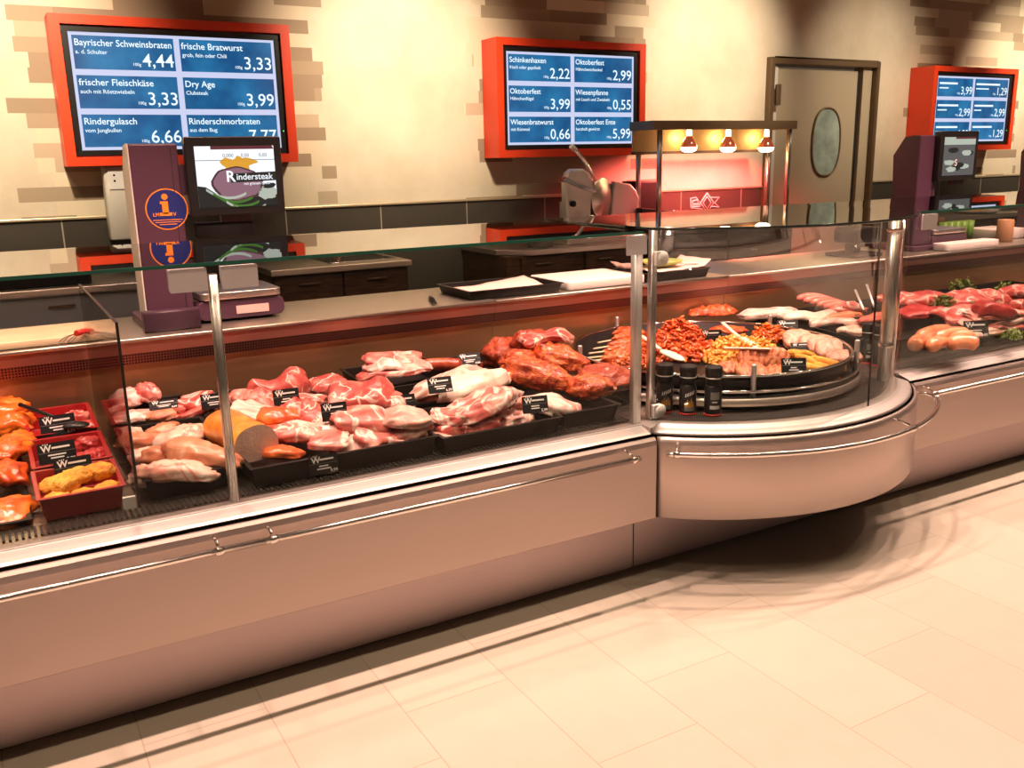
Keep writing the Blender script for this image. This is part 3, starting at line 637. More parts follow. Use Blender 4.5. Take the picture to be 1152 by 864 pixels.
# ================================================================== back wall units
def cabinet(name,label,cat,x0,x1,y0,z0,z1,front,top,doors,cut=0,legs=False):
    t=thing(name,label,cat,((x0+x1)/2,5.25,0)); yb=WY-.02
    part('carcass',MB().box(x0+.01,x1-.01,y0+.05,yb,z0,z1-.035),front,t)
    tpz=[(x0+cut,y0),(x1,y0),(x1,yb),(x0,yb),(x0,y0+cut)] if cut else [(x0,y0),(x1,y0),(x1,yb),(x0,yb)]
    part('top',MB().prism_z(tpz,z1-.034,z1),top,t,bevel=.004)
    w=(x1-x0-.04)/doors
    for i in range(doors):
        d=part('door_panel',MB().box(x0+.02+cut*.5+i*w+.004,x0+.02+i*w+w-.004,y0+.03,y0+.049,z0+.02,z1-.045),front,t,bevel=.003)
        sub('door_handle',MB().tube([(x0+.02+i*w+w*.5-.06,y0+.015,z1-.09),(x0+.02+i*w+w*.5+.06,y0+.015,z1-.09)],.006,8).tube([(x0+.02+i*w+w*.5-.05,y0+.015,z1-.09),(x0+.02+i*w+w*.5-.05,y0+.03,z1-.09)],.004,6).tube([(x0+.02+i*w+w*.5+.05,y0+.015,z1-.09),(x0+.02+i*w+w*.5+.05,y0+.03,z1-.09)],.004,6),M['bronze'],d)
    if legs:
        for a in (x0+.06,x1-.06):
            for b in (y0+.09,yb-.05): part('leg',MB().rbox(a-.02,a+.02,b-.02,b+.02,0,z0-.001,.006),M['blackmatt'],t)
    return t
M['greysteel']=brushed('grey_steel_doors',(.50,.53,.56),.38,'Z',.6)
t=cabinet('steel_bench','grey steel bench with drawer fronts at the far left by the wall','bench',-1.6,.70,4.93,.02,1.055,M['greysteel'],M['steel'],3)
t=cabinet('sink_unit','dark wood wash-up unit with a stainless sink by the tiled wall','sink',1.33,2.155,4.93,.02,1.06,M['darkwood'],M['worktop'],2)
b=MB()
bx0,bx1,by0,by1=1.72,2.08,5.05,5.42
b.box(bx0-.02,bx1+.02,by0-.02,by0,1.0605,1.066).box(bx0-.02,bx1+.02,by1,by1+.02,1.0605,1.066).box(bx0-.02,bx0,by0,by1,1.0605,1.066).box(bx1,bx1+.02,by0,by1,1.0605,1.066)
part('basin_rim',b,M['chrome'],t,bevel=.002)
part('basin_bowl',MB().box(bx0,bx1,by0,by1,1.0602,1.0612),mat('basin_steel',(.35,.31,.24),.2,1),t)
b=part('tap',MB().lathe([(0,0),(.028,0),(.028,.02),(.016,.03),(.016,.08),(0,.085)],(1.90,5.50,1.061),16).tube([(1.90,5.50,1.12),(1.90,5.46,1.15),(1.90,5.36,1.15),(1.90,5.33,1.125)],.010,10),M['chrome'],t)
sub('tap_lever',MB().tube([(1.90,5.50,1.145),(1.95,5.47,1.165)],.006,8),M['chrome'],b)
cabinet('slicer_cabinet','dark wood cabinet with a steel top carrying the meat slicer','cabinet',2.80,3.80,4.93,.02,1.06,M['darkwood'],M['steel'],2,cut=.17)
cabinet('heat_station_cart','dark wood cabinet on short legs under the heat lamps','cabinet',3.965,5.265,4.93,.845,1.13,M['darkwood'],M['darkwood'],2,legs=True)
cabinet('back_cabinet','dark wood unit behind the far right scale by the tiled wall','cabinet',7.0,9.8,4.95,.02,1.06,M['darkwood'],M['worktop'],4)
# black box on the steel bench, white wall box by the scale
p=thing('equipment_box','flat black appliance lying on the grey steel bench','box',(.26,5.15,1.056)); 
part('body',MB().rbox(.02,.46,5.02,5.36,1.056,1.125,.03),M['blackmatt'],p,bevel=.008); part('lid',MB().rbox(.06,.42,5.05,5.33,1.126,1.136,.03),M['black'],p)
q=aty(137,240,5.56); p=thing('soap_dispenser','cream dispenser on the wall half hidden behind the blue-stickered scale','dispenser',(q.x,5.565,1.25))
x0=aty(122,240,5.45).x
part('housing',MB().rbox(x0,x0+.20,5.45,5.583,1.23,1.62,.02),M['cream'],p,bevel=.008); part('front_plate',MB().box(x0+.02,x0+.19,5.444,5.4495,1.50,1.605),M['white'],p,bevel=.002)
part('button',MB().disc((x0+.05,5.443,1.575),.006,12).disc((x0+.05,5.443,1.545),.006,12),M['blackmatt'],p,recalc=False)
# bucket
q=atz(607,251,1.061); x,y=3.02,5.05
q=aty(607,251,5.08); 
t=thing('white_tub','white plastic tub standing beside the meat slicer','tub',(q.x,5.08,1.0605))
part('body',MB().lathe([(0,0),(.078,0),(.084,.14),(.087,.145),(.087,.155),(.081,.155),(.079,.02),(0,.02)],(q.x,5.08,1.0605),32),M['white'],t)
# meat slicer
SL={}
t=thing('meat_slicer','stainless meat slicer with a raised handle on the dark cabinet','slicer',(3.45,5.2,1.061))
yS=5.18; A=lambda px,py,y=yS:aty(px,py,y)
def prof(pts,y0,y1,mb=None):
    """a solid whose front outline the photograph shows"""
    mb=mb or MB(); P=[A(a,b,y0) for a,b in pts]; k=len(P); vs=[(p.x,y0,p.z) for p in P]+[(p.x,y1,p.z) for p in P]
    return mb.add(vs,[(i,(i+1)%k,k+(i+1)%k,k+i) for i in range(k)]+[tuple(range(k)),tuple(range(k,2*k))[::-1]])
xa,xb=A(628,260).x,A(712,260).x
part('base_plate',MB().rbox(xa-.02,xb+.05,5.05,5.5,1.0612,1.10,.03),M['steel'],t,bevel=.006)
part('rear_motor',MB().rbox(A(640,230).x-.01,A(664,230).x,5.192,5.30,1.10,1.33,.03),M['alu'],t,bevel=.01)
hd=part('motor_housing',prof([(638,249),(637,205),(640,194),(645,190),(657,190),(663,194),(667,203),(669,214),(666,226),(665,248)],5.12,5.19),M['alu'],t,bevel=.015)
sub('housing_knob',MB().lathe([(0,0),(.02,0),(.02,.02),(0,.025)],n=20,mtx=Matrix.Translation((A(638,229).x,5.119,A(638,229).z))@Matrix.Rotation(R(90),4,'X')),M['blackmatt'],hd)
part('blade_guard',prof([(632,203),(638,199),(650,206),(665,211),(672,214),(669,218),(655,213.5),(642,207.5)],5.08,5.115),M['chrome'],t,bevel=.004)
c=A(680,223); bl=part('blade',MB().lathe([(0,-.012),(.155,-.006),(.165,0),(.155,.006),(.11,.012),(.10,.02),(0,.02)],n=40,mtx=Matrix.Translation((c.x,5.20,c.z))@Matrix.Rotation(R(28),4,'Z')@Matrix.Rotation(R(90),4,'X')@Matrix.Scale(.85,4,(0,1,0))),M['steel'],t)
sub('blade_hub',MB().lathe([(0,-.03),(.03,-.03),(.035,-.012),(0,-.012)],n=20,mtx=Matrix.Translation((c.x-.05,5.17,c.z))@Matrix.Rotation(R(28),4,'Z')@Matrix.Rotation(R(90),4,'X')),M['chrome'],bl)
part('carriage_plate',prof([(687,247),(690,215),(692,204),(710,207),(716,214),(719,222),(719,246)],5.22,5.27),M['alu'],t,bevel=.01)
P=[A(644,166,5.06),A(650,172,5.06),A(658,182,5.07),A(665,194,5.09),A(669,203,5.12),A(668,212,5.15)]
hn=part('carriage_arm',MB().tube(P,[.012,.012,.013,.013,.012,.012],10),M['chrome'],t); sub('arm_grip',MB().tube([A(642.5,164,5.06),A(647,169,5.06)],.017,10),M['white'],hn)
part('thickness_dial',MB().lathe([(0,0),(.03,0),(.03,.03),(0,.03)],n=20,mtx=Matrix.Translation((A(651,246).x,5.05,A(651,246).z))@Matrix.Rotation(R(90),4,'X')),M['alu'],t)
# black device to the right of the slicer
t=thing('black_device','squat black appliance standing between slicer and heat lamps','appliance',(A(735,240,5.3).x,5.35,1.131))
part('body',prof([(718,248),(718,204),(740,204),(740,248)],5.3,5.5),M['blackmatt'],t,bevel=.01); part('shelf',prof([(722,246),(722,234),(757,237),(757,247)],5.16,5.295),M['black'],t,bevel=.006)
# heat lamp station
HY0,HY1=5.02,5.28
hx0,hx1=aty(735,140,HY0).x,aty(897,140,HY0).x
zt,zb=aty(735,135.5,HY0).z,aty(735,146,HY0).z
t=thing('heat_lamp_station','brown heat lamp canopy on four posts above the dark cabinet','heat lamp',((hx0+hx1)/2,5.25,1.131))
cn=part('canopy',MB().box(hx0,hx1,HY0,HY0+.02,zb,zt).box(hx0,hx1,HY0+.021,HY1,zt-.015,zt).box(hx0,hx0+.015,HY0+.021,HY1,zb,zt-.016).box(hx1-.015,hx1,HY0+.021,HY1,zb,zt-.016),M['bronze'],t)
zs=aty(800,169,HY1).z
sub('amber_shade_panel',MB().box(hx0+.02,hx1-.02,HY1-.015,HY1-.001,zs,zt-.016),M['amber_shade'],cn)  # added sheet standing in for the amber shading on the wall behind
sub('canopy_back_rail',MB().box(hx0+.02,hx1-.02,HY1-.03,HY1+.004,zs-.02,zs-.001),M['bronze'],cn)
for x,y in ((aty(742,200,HY0+.03).x,HY0+.035),(hx1-.04,HY0+.035),(hx0+.05,HY1-.04),(hx1-.06,HY1-.04)):
    part('post',MB().rbox(x-.014,x+.014,y-.014,y+.014,1.1312,zb-.0005 if y<5.2 else zs-.021,.004),M['steel_side'],t)
LAMPS=[]
for px in (775,819,862):
    q=aty(px,160,5.14); z1=aty(px,171.5,5.14).z; LAMPS.append((q.x,5.14,z1))
    b=part('lamp_bulb',MB().lathe([(0,0),(.03,.002),(.05,.012),(.0575,.028),(.058,.036)],(q.x,5.14,z1),28),M['bulb'],t)
    sub('bulb_reflector',MB().lathe([(.0585,.037),(.055,.052),(.038,.085),(.023,.104),(.0195,.112)],(q.x,5.14,z1),28),M['bulbneck'],b)
    sub('bulb_cap',MB().lathe([(.0190,.1125),(.020,.14),(.014,.165),(0,.166)],(q.x,5.14,z1),20),M['bulbcap'],b)
    sub('bulb_socket',MB().lathe([(.021,.166),(.024,.168),(.024,zt-.017-z1),(0,zt-.017-z1)],(q.x,5.14,z1),18),M['bronze'],b)
# logo plate on the tiles behind the lamps
yL=WY-.02; L=lambda px,py:aty(px,py,yL)
g=MB()
def line(pts,w=.008,closed=False,mi=0):
    pts=[Vector((L(*p).x,yL,L(*p).z)) for p in pts]
    if closed: pts.append(pts[0])
    g.tube(pts,w/2,6,mi)
line([(795.5,217),(803,228),(795.5,239),(788,228)],.010,True); line([(795.5,221),(800,228),(795.5,235),(791,228)],.008,True)
line([(777,233),(777,223),(783,222),(788,229)],.010); line([(778,231),(788,230),(788,232),(778,233)],.010); line([(779,226),(784,225),(786,229),(779,229)],.012,True)
line([(800,222),(809,222),(804,228),(809,233),(800,232)],.009); line([(777,234),(790,235)],.006)
solo('tile_logo',g,mat('logo_white',(.85,.8,.8),.5,emit=None),(L(795,228).x,yL,L(795,239).z),'pale outlined diamond logo on the dark tiles under the heat lamps','logo')
# small things on the cart
q=atz(853,237,1.062)
t=thing('meat_dish','shallow dish of raw pink slices under the right heat lamp','dish',(q.x,5.2,1.131)); q=aty(853,239,5.15)
part('dish',MB().lathe([(0,0),(.10,0),(.14,.02),(.136,.022),(.1,.006),(0,.006)],(q.x,5.2,1.1312),32),M['tray'],t)
for i in range(4): solo('meat_slice',blob(.10,.09,.035,seed=90+i,amp=.12),M['porkred'],(q.x-.07+.045*i,5.16+.02*(i%2),1.160+.002*i),['first','second','third','last'][i]+' pink slice from the left on the dish under the heat lamps','meat','slices on the heat station dish',rot=(0,R(14),R(20*i)),local=True)
q=aty(760,240,5.1); solo('crumpled_cloth',blob(.09,.09,.11,seed=77,amp=.35,fr=3,sq=2),M['white'],(q.x,5.10,1.178),'crumpled white cloth beside the black device','cloth',local=True)
# ---- worktop
def trayobj(name,label,cat,x0,x1,y0,y1,z,h,m,group=None,wall=.006,flare=.012,rim=.008,rx=0):
    mb=MB(); f=flare
    lo=[(x0+f,y0+f),(x1-f,y0+f),(x1-f,y1-f),(x0+f,y1-f)]; hi=[(x0,y0),(x1,y0),(x1,y1),(x0,y1)]
    rr=[(x0-rim,y0-rim),(x1+rim,y0-rim),(x1+rim,y1+rim),(x0-rim,y1+rim)]; ih=[(x0+wall,y0+wall),(x1-wall,y0+wall),(x1-wall,y1-wall),(x0+wall,y1-wall)]; il=[(x0+f+wall,y0+f+wall),(x1-f-wall,y0+f+wall),(x1-f-wall,y1-f-wall),(x0+f+wall,y1-f-wall)]
    rings=[(lo,0),(hi,h-.004),(rr,h-.004),(rr,h),(ih,h),(il,.006)]
    dz=(lambda y:deckz(y)) if z is None else (lambda y:z)
    vs=[]
    for r_,hh in rings:
        for a,b in r_: vs.append((a,b,(dz(b))+hh+.0015))
    fs=[(i*4+j,i*4+(j+1)%4,i*4+4+(j+1)%4,i*4+4+j) for i in range(5) for j in range(4)]+[(3,2,1,0),(20,21,22,23)]
    mb.add(vs,fs); zc=dz((y0+y1)/2)
    return solo(name,mb,m,((x0+x1)/2,(y0+y1)/2,zc),label,cat,group,bevel=.0035)
a=atz(510,322,.963); b=atz(565,334,.963); c=atz(642,318,.963)
tr1=trayobj('serving_tray','black tray lined with pink paper left of the white cutting board','tray',1.98,2.50,3.87,4.22,WT,.045,M['tray'])
w=MB(); P=[]; n=10
for i in range(n+1):
    for j in range(n+1):
        x=2.02+.44*i/n; y=3.90+.28*j/n; P.append((x,y,WT+.020+.034*(i/n)*(j/n)+.012*noise.noise(Vector((x*9,y*9,1)))))
w.add(P,[(i*(n+1)+j,(i+1)*(n+1)+j,(i+1)*(n+1)+j+1,i*(n+1)+j+1) for i in range(n) for j in range(n)],0,True)
pp=solo('butcher_paper',w,M['paper'],(2.24,4.04,WT+.015),'sheet of pink paper lying in the black tray beside the cutting board','paper'); sl=pp.modifiers.new('thick','SOLIDIFY'); sl.thickness=.001
solo('cutting_board',MB().rbox(2.53,3.02,3.86,4.24,WT+.0005,WT+.045,.02),M['board'],(2.78,4.05,WT),'thick white cutting board on the worktop behind the left glass post','cutting board',bevel=.005)
k=thing('filleting_knife','small knife with a black handle lying on the steel worktop','knife',(aty(485,338,3.95).x,3.95,WT))
q=atz(487,336,WT+.008); part('handle',MB().tube([(q.x+.0,q.y+.03,WT+.010),(q.x-.025,q.y-.05,WT+.010)],[.010,.012],10),M['black'],k); part('blade',MB().box(-.012,.012,-.12,0,-.0008,.0008,mtx=Matrix.Translation((q.x-.025,q.y-.05,WT+.009))@Matrix.Rotation(R(-20),4,'Z')),M['chrome'],k)
tr2=trayobj('serving_tray','black tray with greaseproof paper and a green plate behind the curved glass','tray',3.02,3.46,3.86,4.16,WT,.05,M['tray'])
w=MB(); P=[]
for i in range(n+1):
    for j in range(n+1):
        x=2.99+.5*i/n; y=3.88+.26*j/n; ex=max(0,abs(i/n-.5)-.38)*.35; P.append((x,y,WT+.052+ex+.010*noise.noise(Vector((x*11,y*11,5)))))
w.add(P,[(i*(n+1)+j,(i+1)*(n+1)+j,(i+1)*(n+1)+j+1,i*(n+1)+j+1) for i in range(n) for j in range(n)],0,True)
pp=solo('butcher_paper',w,M['paper'],(3.24,4.0,WT+.05),'curling pinkish paper under the green plate','paper'); sl=pp.modifiers.new('thick','SOLIDIFY'); sl.thickness=.001
solo('green_plate',MB().lathe([(0,0),(.075,0),(.12,.026),(.117,.029),(.072,.006),(0,.006)],(3.26,4.03,WT+.062),36),M['greenplate'],(3.26,4.03,WT+.062),'olive green plate resting on the papered black tray','plate')
solo('sausage_knife',MB().tube([(3.33,4.05,WT+.072),(3.47,3.93,WT+.066)],[.012,.008],10,flat=.5),M['spoon'],(3.40,3.99,WT+.06),'pale utensil lying beside the green plate','utensil')
# left wooden board, whisk, grey flap
solo('wooden_board',MB().rbox(-.7,.36,3.86,4.20,WT+.0005,WT+.030,.02),M['beech'],(-.1,4.03,WT),'pale beech board along the worktop at the far left','board',bevel=.004)
t=thing('whisk','small wire whisk with a red handle on the beech board','whisk',(.30,3.97,WT+.03))
a=atz(100,371,WT+.045); b=atz(86,375,WT+.045); c=atz(70,385,WT+.045)
part('handle',MB().tube([a,b],[.010,.012],10),M['redplastic'],t)
w=MB(); dr_=(c-b); sd=Vector((-dr_.y,dr_.x,0)).normalized()
for s in (-1,-.45,.45,1): w.tube([b,b+dr_*.4+sd*.02*s,b+dr_*.85+sd*.022*s+Vector((0,0,-.006)),c+Vector((0,0,-.008))],.0018,6)
part('wire_loops',w,M['chrome'],t)
# right end of the worktop: boards, log, green beakers, box, keypad
q=aty(1000,283,4.0); xk=aty(968,272,4.05)
t=thing('card_terminal','black terminal on a low stand behind the curved glass','terminal',(xk.x,4.06,WT))
part('stand',MB().rbox(xk.x-.16,xk.x+.12,3.96,4.2,WT+.0005,WT+.02,.02),M['blackmatt'],t); part('neck',MB().rbox(xk.x-.05,xk.x+.03,4.06,4.14,WT+.021,WT+.08,.02),M['black'],t)
part('body',MB().rbox(xk.x-.13,xk.x+.10,3.97,4.16,WT+.081,WT+.185,.03,axis=1),M['black'],t,bevel=.01)
b0=aty(1056,283,3.9); 
solo('cutting_board',MB().rbox(b0.x,b0.x+.56,3.838,3.955,WT+.0005,WT+.05,.02),M['board'],(b0.x+.28,3.9,WT),'long white board with thick edge beyond the curved glass','cutting board',bevel=.005)
b1=aty(1106,268,4.22)
solo('cutting_board',MB().rbox(b1.x,b1.x+.34,4.10,4.38,WT+.0005,WT+.075,.02),M['board'],(b1.x+.17,4.24,WT),'second white board lying behind the long one beside the wooden block','cutting board',bevel=.005)
lg=aty(1129,275,4.03); solo('wooden_block',MB().lathe([(0,0),(.052,0),(.055,.006),(.055,.15),(.05,.156),(0,.156)],(lg.x,4.03,WT+.0005),28),M['brownlog'],(lg.x,4.03,WT),'round upright wooden block between two white boards','block')
for i in range(5):
    g_=aty(1061+7.2*i,262,4.33); solo('green_beaker',MB().lathe([(0,0),(.026,0),(.034,.135),(.031,.135),(.024,.006),(0,.006)],(g_.x,4.33,WT+.0005),20),M['green'],(g_.x,4.33,WT),['first','second','third','fourth','last'][i]+' green plastic beaker from the left beside the second scale','beaker','green beakers beside the second scale')
b=aty(1125,222,5.3); solo('white_carton',MB().rbox(b.x-.12,b.x+.16,5.2,5.36,1.0605,1.18,.01),M['white'],(b.x,5.28,1.0605),'small white carton on the wall unit below the far screen','carton',bevel=.004)
b=aty(1125,239,4.9); t=thing('snack_pan','flat pale pan of golden food on the wall unit at the right','pan',(b.x,5.1,1.0605)); part('pan',MB().lathe([(0,0),(.16,0),(.19,.03),(.185,.03),(.155,.006),(0,.006)],(b.x,5.13,1.0605),32),M['white'],t); part('golden_food',blob(.3,.28,.05,seed=9,amp=.2,fr=5).merge(MB()) if False else MB().lathe([(0,.028),(.10,.026),(.15,.012),(.155,.008)],(b.x,5.13,1.0605),32),M['nugget'],t)
# ================================================================== price cards
def card(px,py,y,label,price,rz=-12,w=.10,h=.066,tilt=-18,drop=.05,lines=(.30,.22),back=False):
    p=aty(px,py,y); t=thing('price_card',label,'price card',p,'price cards in the meat counter',(R(tilt),R(-2),R(rz)))
    q=MB(); q.rbox(-w/2,w/2,0,.0012,-h/2,h/2,.003,0,axis=1)
    yy=-.0006
    put_text(q,'W',-w*.40,yy,h*.10,h*.42,1,.03); 
    for k in range(3): q.box(-w*.34+k*.006,-w*.34+k*.006+.0025,yy-.0002,yy,h*.40,h*.47,1)
    q.box(-w*.12,w*.36,yy-.0002,yy,h*.20,h*.29,1); q.box(-w*.5+.002,w*.5-.002,yy-.0002,yy,h*.035,h*.05,2)
    for k,l in enumerate(lines): q.box(-w*l*.8,w*l*.8,yy-.0002,yy,-h*.12-k*h*.14,-h*.055-k*h*.14,1)
    if price: put_text(q,price,w*.46,yy,-h*.44,h*.22,1,.02,'r')
    part('card',q,[M['tagblack'],M['ink'],M['grey']],t,local=True)
    if drop: part('holder',MB().box(-w*.22,w*.22,.0018,.004,-h/2-drop,-h*.2),M['acrylic'],t,local=True)
    return t
card(65,478,3.46,'black price card leaning on the rearmost red tray','3,99',-4,.112,.070,lines=(.3,.18),drop=.03)
card(64,509,3.10,'black price card on the middle red tray, price 2,99','2,99',-4,.108,.066,drop=.03)
card(82.5,526,3.06,'black price card standing behind the nuggets, price 12,90','12,90',-4,.108,.066,drop=.05,lines=(.36,.24))
card(184,455,3.49,'black price card lying on the pink meat at the back left','8,99',-10,.10,.05,-62,drop=0)
card(240,451,3.47,'black price card partly behind the left glass post','7,99',-10,.09,.058,drop=.03)
card(322,447,3.22,'black price card stuck in the folded pork neck','5,99',-12,.092,.062,drop=.03,lines=(.18,.26))
card(376,463,2.97,'black price card in front of the marbled pork neck','',-12,.088,.062,drop=.03,lines=(.18,.16))
card(364,522,2.755,'black price card hanging on the front of the black tray rim','9,99',-8,.094,.064,-8,drop=0,lines=(.2,.3))
card(454,453,3.09,'black price card between the pork pieces and the pale loin','7,99',-14,.090,.060,drop=.03,lines=(.14,.22))
card(495,433,3.05,'black price card tilted against the pale pork loin','6,99',-14,.092,.062,-30,drop=.02)
card(528,404,3.58,'black price card at the back next to the dark sausage','4,99',-16,.10,.06,-40,drop=.02)
card(602,455,2.80,'black price card on a clear holder before the pale pork cut','5,99',-20,.096,.062,drop=.07,lines=(.2,.2))
# ================================================================== trays left of the divider
T=M['tray']; RT=M['redtray']
trayobj('black_plate','black tray of orange marinated chops at the far left','tray',-.42,.015,2.85,3.50,None,.020,T)
trayobj('red_tray','red tray of golden nuggets, nearest the front glass','tray',.045,.272,2.84,3.09,None,.075,RT)
trayobj('red_tray','middle one of the three deep red trays','tray',.050,.270,3.125,3.42,None,.075,RT)
trayobj('red_tray','rearmost of the three deep red trays','tray',.055,.270,3.46,3.79,None,.08,RT)
for i,(px,py,z,l,w,h,rz) in enumerate([(2,463,.735,.19,.13,.08,20),(6,480,.72,.20,.13,.09,-15),(14,503,.70,.16,.12,.08,35),(-6,515,.70,.2,.14,.08,0),(8,535,.685,.15,.12,.075,80),(2,583,.675,.21,.15,.075,30),]):
    food('marinated_chop',['orange marinated chop at the very back of the black plate','big orange marinated chop second from the back','orange marinated chop touching the red trays','orange marinated chop cut by the photo edge at mid height','upright orange marinated chop in the middle of the plate','thick orange marinated chop at the front of the plate','orange marinated chop mostly outside the photo'][i],'meat',px,py,z,(l,w,h),(10,-8,rz),'marinated',10+i,'orange marinated chops',amp=.24,fr=1.9,out=.3,yf=2.868)
for x,y,z,l,rz,lab in [(.092,2.905,.662,.088,12,'golden nugget at the front left of the red tray'),(.162,2.90,.660,.085,-10,'golden nugget in the middle of the front row'),(.228,2.91,.664,.085,20,'golden nugget at the front right of the red tray'),(.098,2.975,.690,.098,8,'large golden nugget at the left side of the red tray'),(.158,2.985,.702,.10,-28,'browner nugget under the price card'),(.218,2.985,.705,.112,-35,'large golden nugget leaning in the right back corner'),(.125,2.935,.697,.085,25,'golden nugget on top of the front row')]:
    solo('breaded_nugget',blob(l,.062,.055,seed=int(x*900),amp=.14,flat=.9),M['nugget'],(x,y,z),lab,'nugget','nuggets in the front red tray',rot=(R(8),R(-8),R(rz)),local=True)
for tn,(y0,y1,px0,py0,nm) in {'mid':(3.14,3.40,84,512,'middle'),'rear':(3.48,3.77,82,474,'rearmost')}.items():
    for i in (range(4) if tn=='mid' else (1,3)):
        x=(.20,.235,.165,.225)[i]; y=y0+(.07,.10,.15,.18)[i]
        solo('raw_meat_cube',blob(.085,.075,.06,seed=50+i+(9 if tn=='mid' else 0),amp=.25,sq=3),M['beef'] if tn=='mid' else M['porkred'],(x,y,deckz(y)+(.040 if i<2 else .058)),['front right','outermost right','rear left','rear right'][i]+f' raw red meat chunk in the {nm} red tray','meat',f'meat chunks in the {nm} red tray',rot=(0,0,i*.8),local=True)
t=thing('serving_spoon','black serving spoon lying across the rear red tray','spoon',(.1,3.55,.72))
a,b,c=atz(22,455,.80),atz(62,470,.76),atz(78,476,.745)
part('handle',MB().tube([a,b,c],.008,8),M['black'],t); part('bowl',blob(.09,.055,.03,seed=3,amp=.03).merge(MB()) if False else MB().merge(blob(.10,.06,.03,seed=3,amp=.03),Matrix.Translation(atz(84,479,.74))@Matrix.Rotation(R(-25),4,'Z')),M['black'],t)
# ================================================================== black trays right of the divider
trayobj('black_tray','black tray of pale poultry pieces beside the glass divider','tray',.335,.615,2.85,3.42,None,.072,T)
trayobj('black_tray','long black front tray holding ham, smoked pork and cutlets','tray',.64,1.275,2.785,3.42,None,.072,T)
trayobj('black_tray','black front tray of shoulder pieces under the clear card holder','tray',1.30,1.785,2.775,3.12,None,.062,T)
trayobj('black_tray','deep black tray of red marinated knuckles beside the turntable','tray',1.815,2.065,2.80,3.42,None,.062,T)
trayobj('black_tray','black tray at the back behind the poultry','tray',.335,.615,3.46,3.80,None,.06,T)
trayobj('black_tray','black back tray of bacon and pork neck behind the ham','tray',.64,1.03,3.46,3.80,None,.05,T)
trayobj('black_tray','small black tray with a single red steak','tray',1.06,1.27,3.46,3.80,None,.055,T)
trayobj('black_tray','raised black tray carrying folded belly slices','tray',1.30,1.69,3.46,3.80,None,.075,T)
trayobj('black_tray','black back tray under the rear marinated knuckles','tray',1.72,2.09,3.46,3.80,None,.062,T)
trayobj('black_tray','black tray of the pale pork loin','tray',1.30,1.785,3.15,3.42,None,.075,T)
def foods(lst,group):
    for a in lst:
        name,label,cat,px,py,z,dim,rot,mt,seed=a[:10]; o=a[10] if len(a)>10 else {}
        food(name,label,cat,px,py,z,dim,rot,mt,seed,group,**o)
S=dict(sq=3.2,out=.25,amp=.10,drape=.03); B=dict(amp=.16,out=.18,drape=.015)
foods([
 ('poultry_piece','orange-tinted poultry piece along the back of its tray','meat',160,500,.700,(0.169,0.098,0.084),(0,6,4),'poultrydark',101,B),
 ('poultry_piece','white poultry piece in the middle of its tray','meat',203,495,.715,(0.169,0.134,0.096),(0,0,-20),'poultry',102,B),
 ('poultry_piece','long darker poultry leg pointing at the front right','meat',229,514,.715,(0.260,0.104,0.090),(0,10,-38),'poultrydark',103,dict(B,taper=-.25)),
 ('poultry_piece','pale poultry end at the left side of the tray','meat',165,517,.690,(0.124,0.110,0.084),(0,0,10),'poultry',104,B),
 ('poultry_piece','pink poultry piece between the long leg and the pale end','meat',186,516,.700,(0.147,0.110,0.084),(0,0,-25),'poultrydark',105,B),
 ('poultry_piece','long pale poultry leg along the front rim','meat',200,534,.692,(0.237,0.104,0.084),(0,6,-16),'poultry',106,dict(B,taper=-.2)),
 ('poultry_piece','knobbly poultry end in the front left corner','meat',168,537,.680,(0.113,0.110,0.078),(0,0,40),'poultry',107,B),
 ('poultry_piece','small pale poultry bit in the back left corner','meat',148,489,.690,(0.102,0.085,0.060),(0,0,50),'poultry',109,B),
 ('poultry_piece','pink poultry bit between the back pieces','meat',184,488,.705,(0.113,0.085,0.072),(0,0,20),'poultrydark',110,B),
 ('poultry_piece','thin poultry trimming at the back right of the tray','meat',221,486,.690,(0.147,0.061,0.048),(0,0,-15),'poultry',108,B)],'poultry pieces')
foods([
 ('pork_lump','pink pork lump against the glass divider','meat',143,452,.735,(.13,.10,.10),(0,10,30),'porkpale',111,B),
 ('pork_lump','red-topped pork lump behind the lying card','meat',166,446,.745,(.10,.09,.10),(0,0,-20),'pork',112,B),
 ('pork_lump','pale pork piece along the rim of the back tray','meat',152,470,.700,(.15,.09,.06),(0,0,10),'porkpale',113,B),
 ('pork_lump','brownish meat piece under the lying price card','meat',183,468,.700,(.12,.09,.05),(0,0,0),'poultrydark',114,B),
 ('pork_lump','small upright slices at the right end of the back tray','meat',203,462,.71,(.05,.07,.06),(0,20,-20),'pork',115,B)],'pork lumps in the back left tray')
foods([
 ('bacon_slab','upper slab of streaky bacon beside the left post','meat',222,451,.735,(.14,.10,.06),(0,0,-6),'porkred',116,S),
 ('bacon_slab','lower slab of streaky bacon beside the left post','meat',222,464,.705,(.15,.11,.055),(0,0,-4),'porkred',117,S)],'streaky bacon slabs')
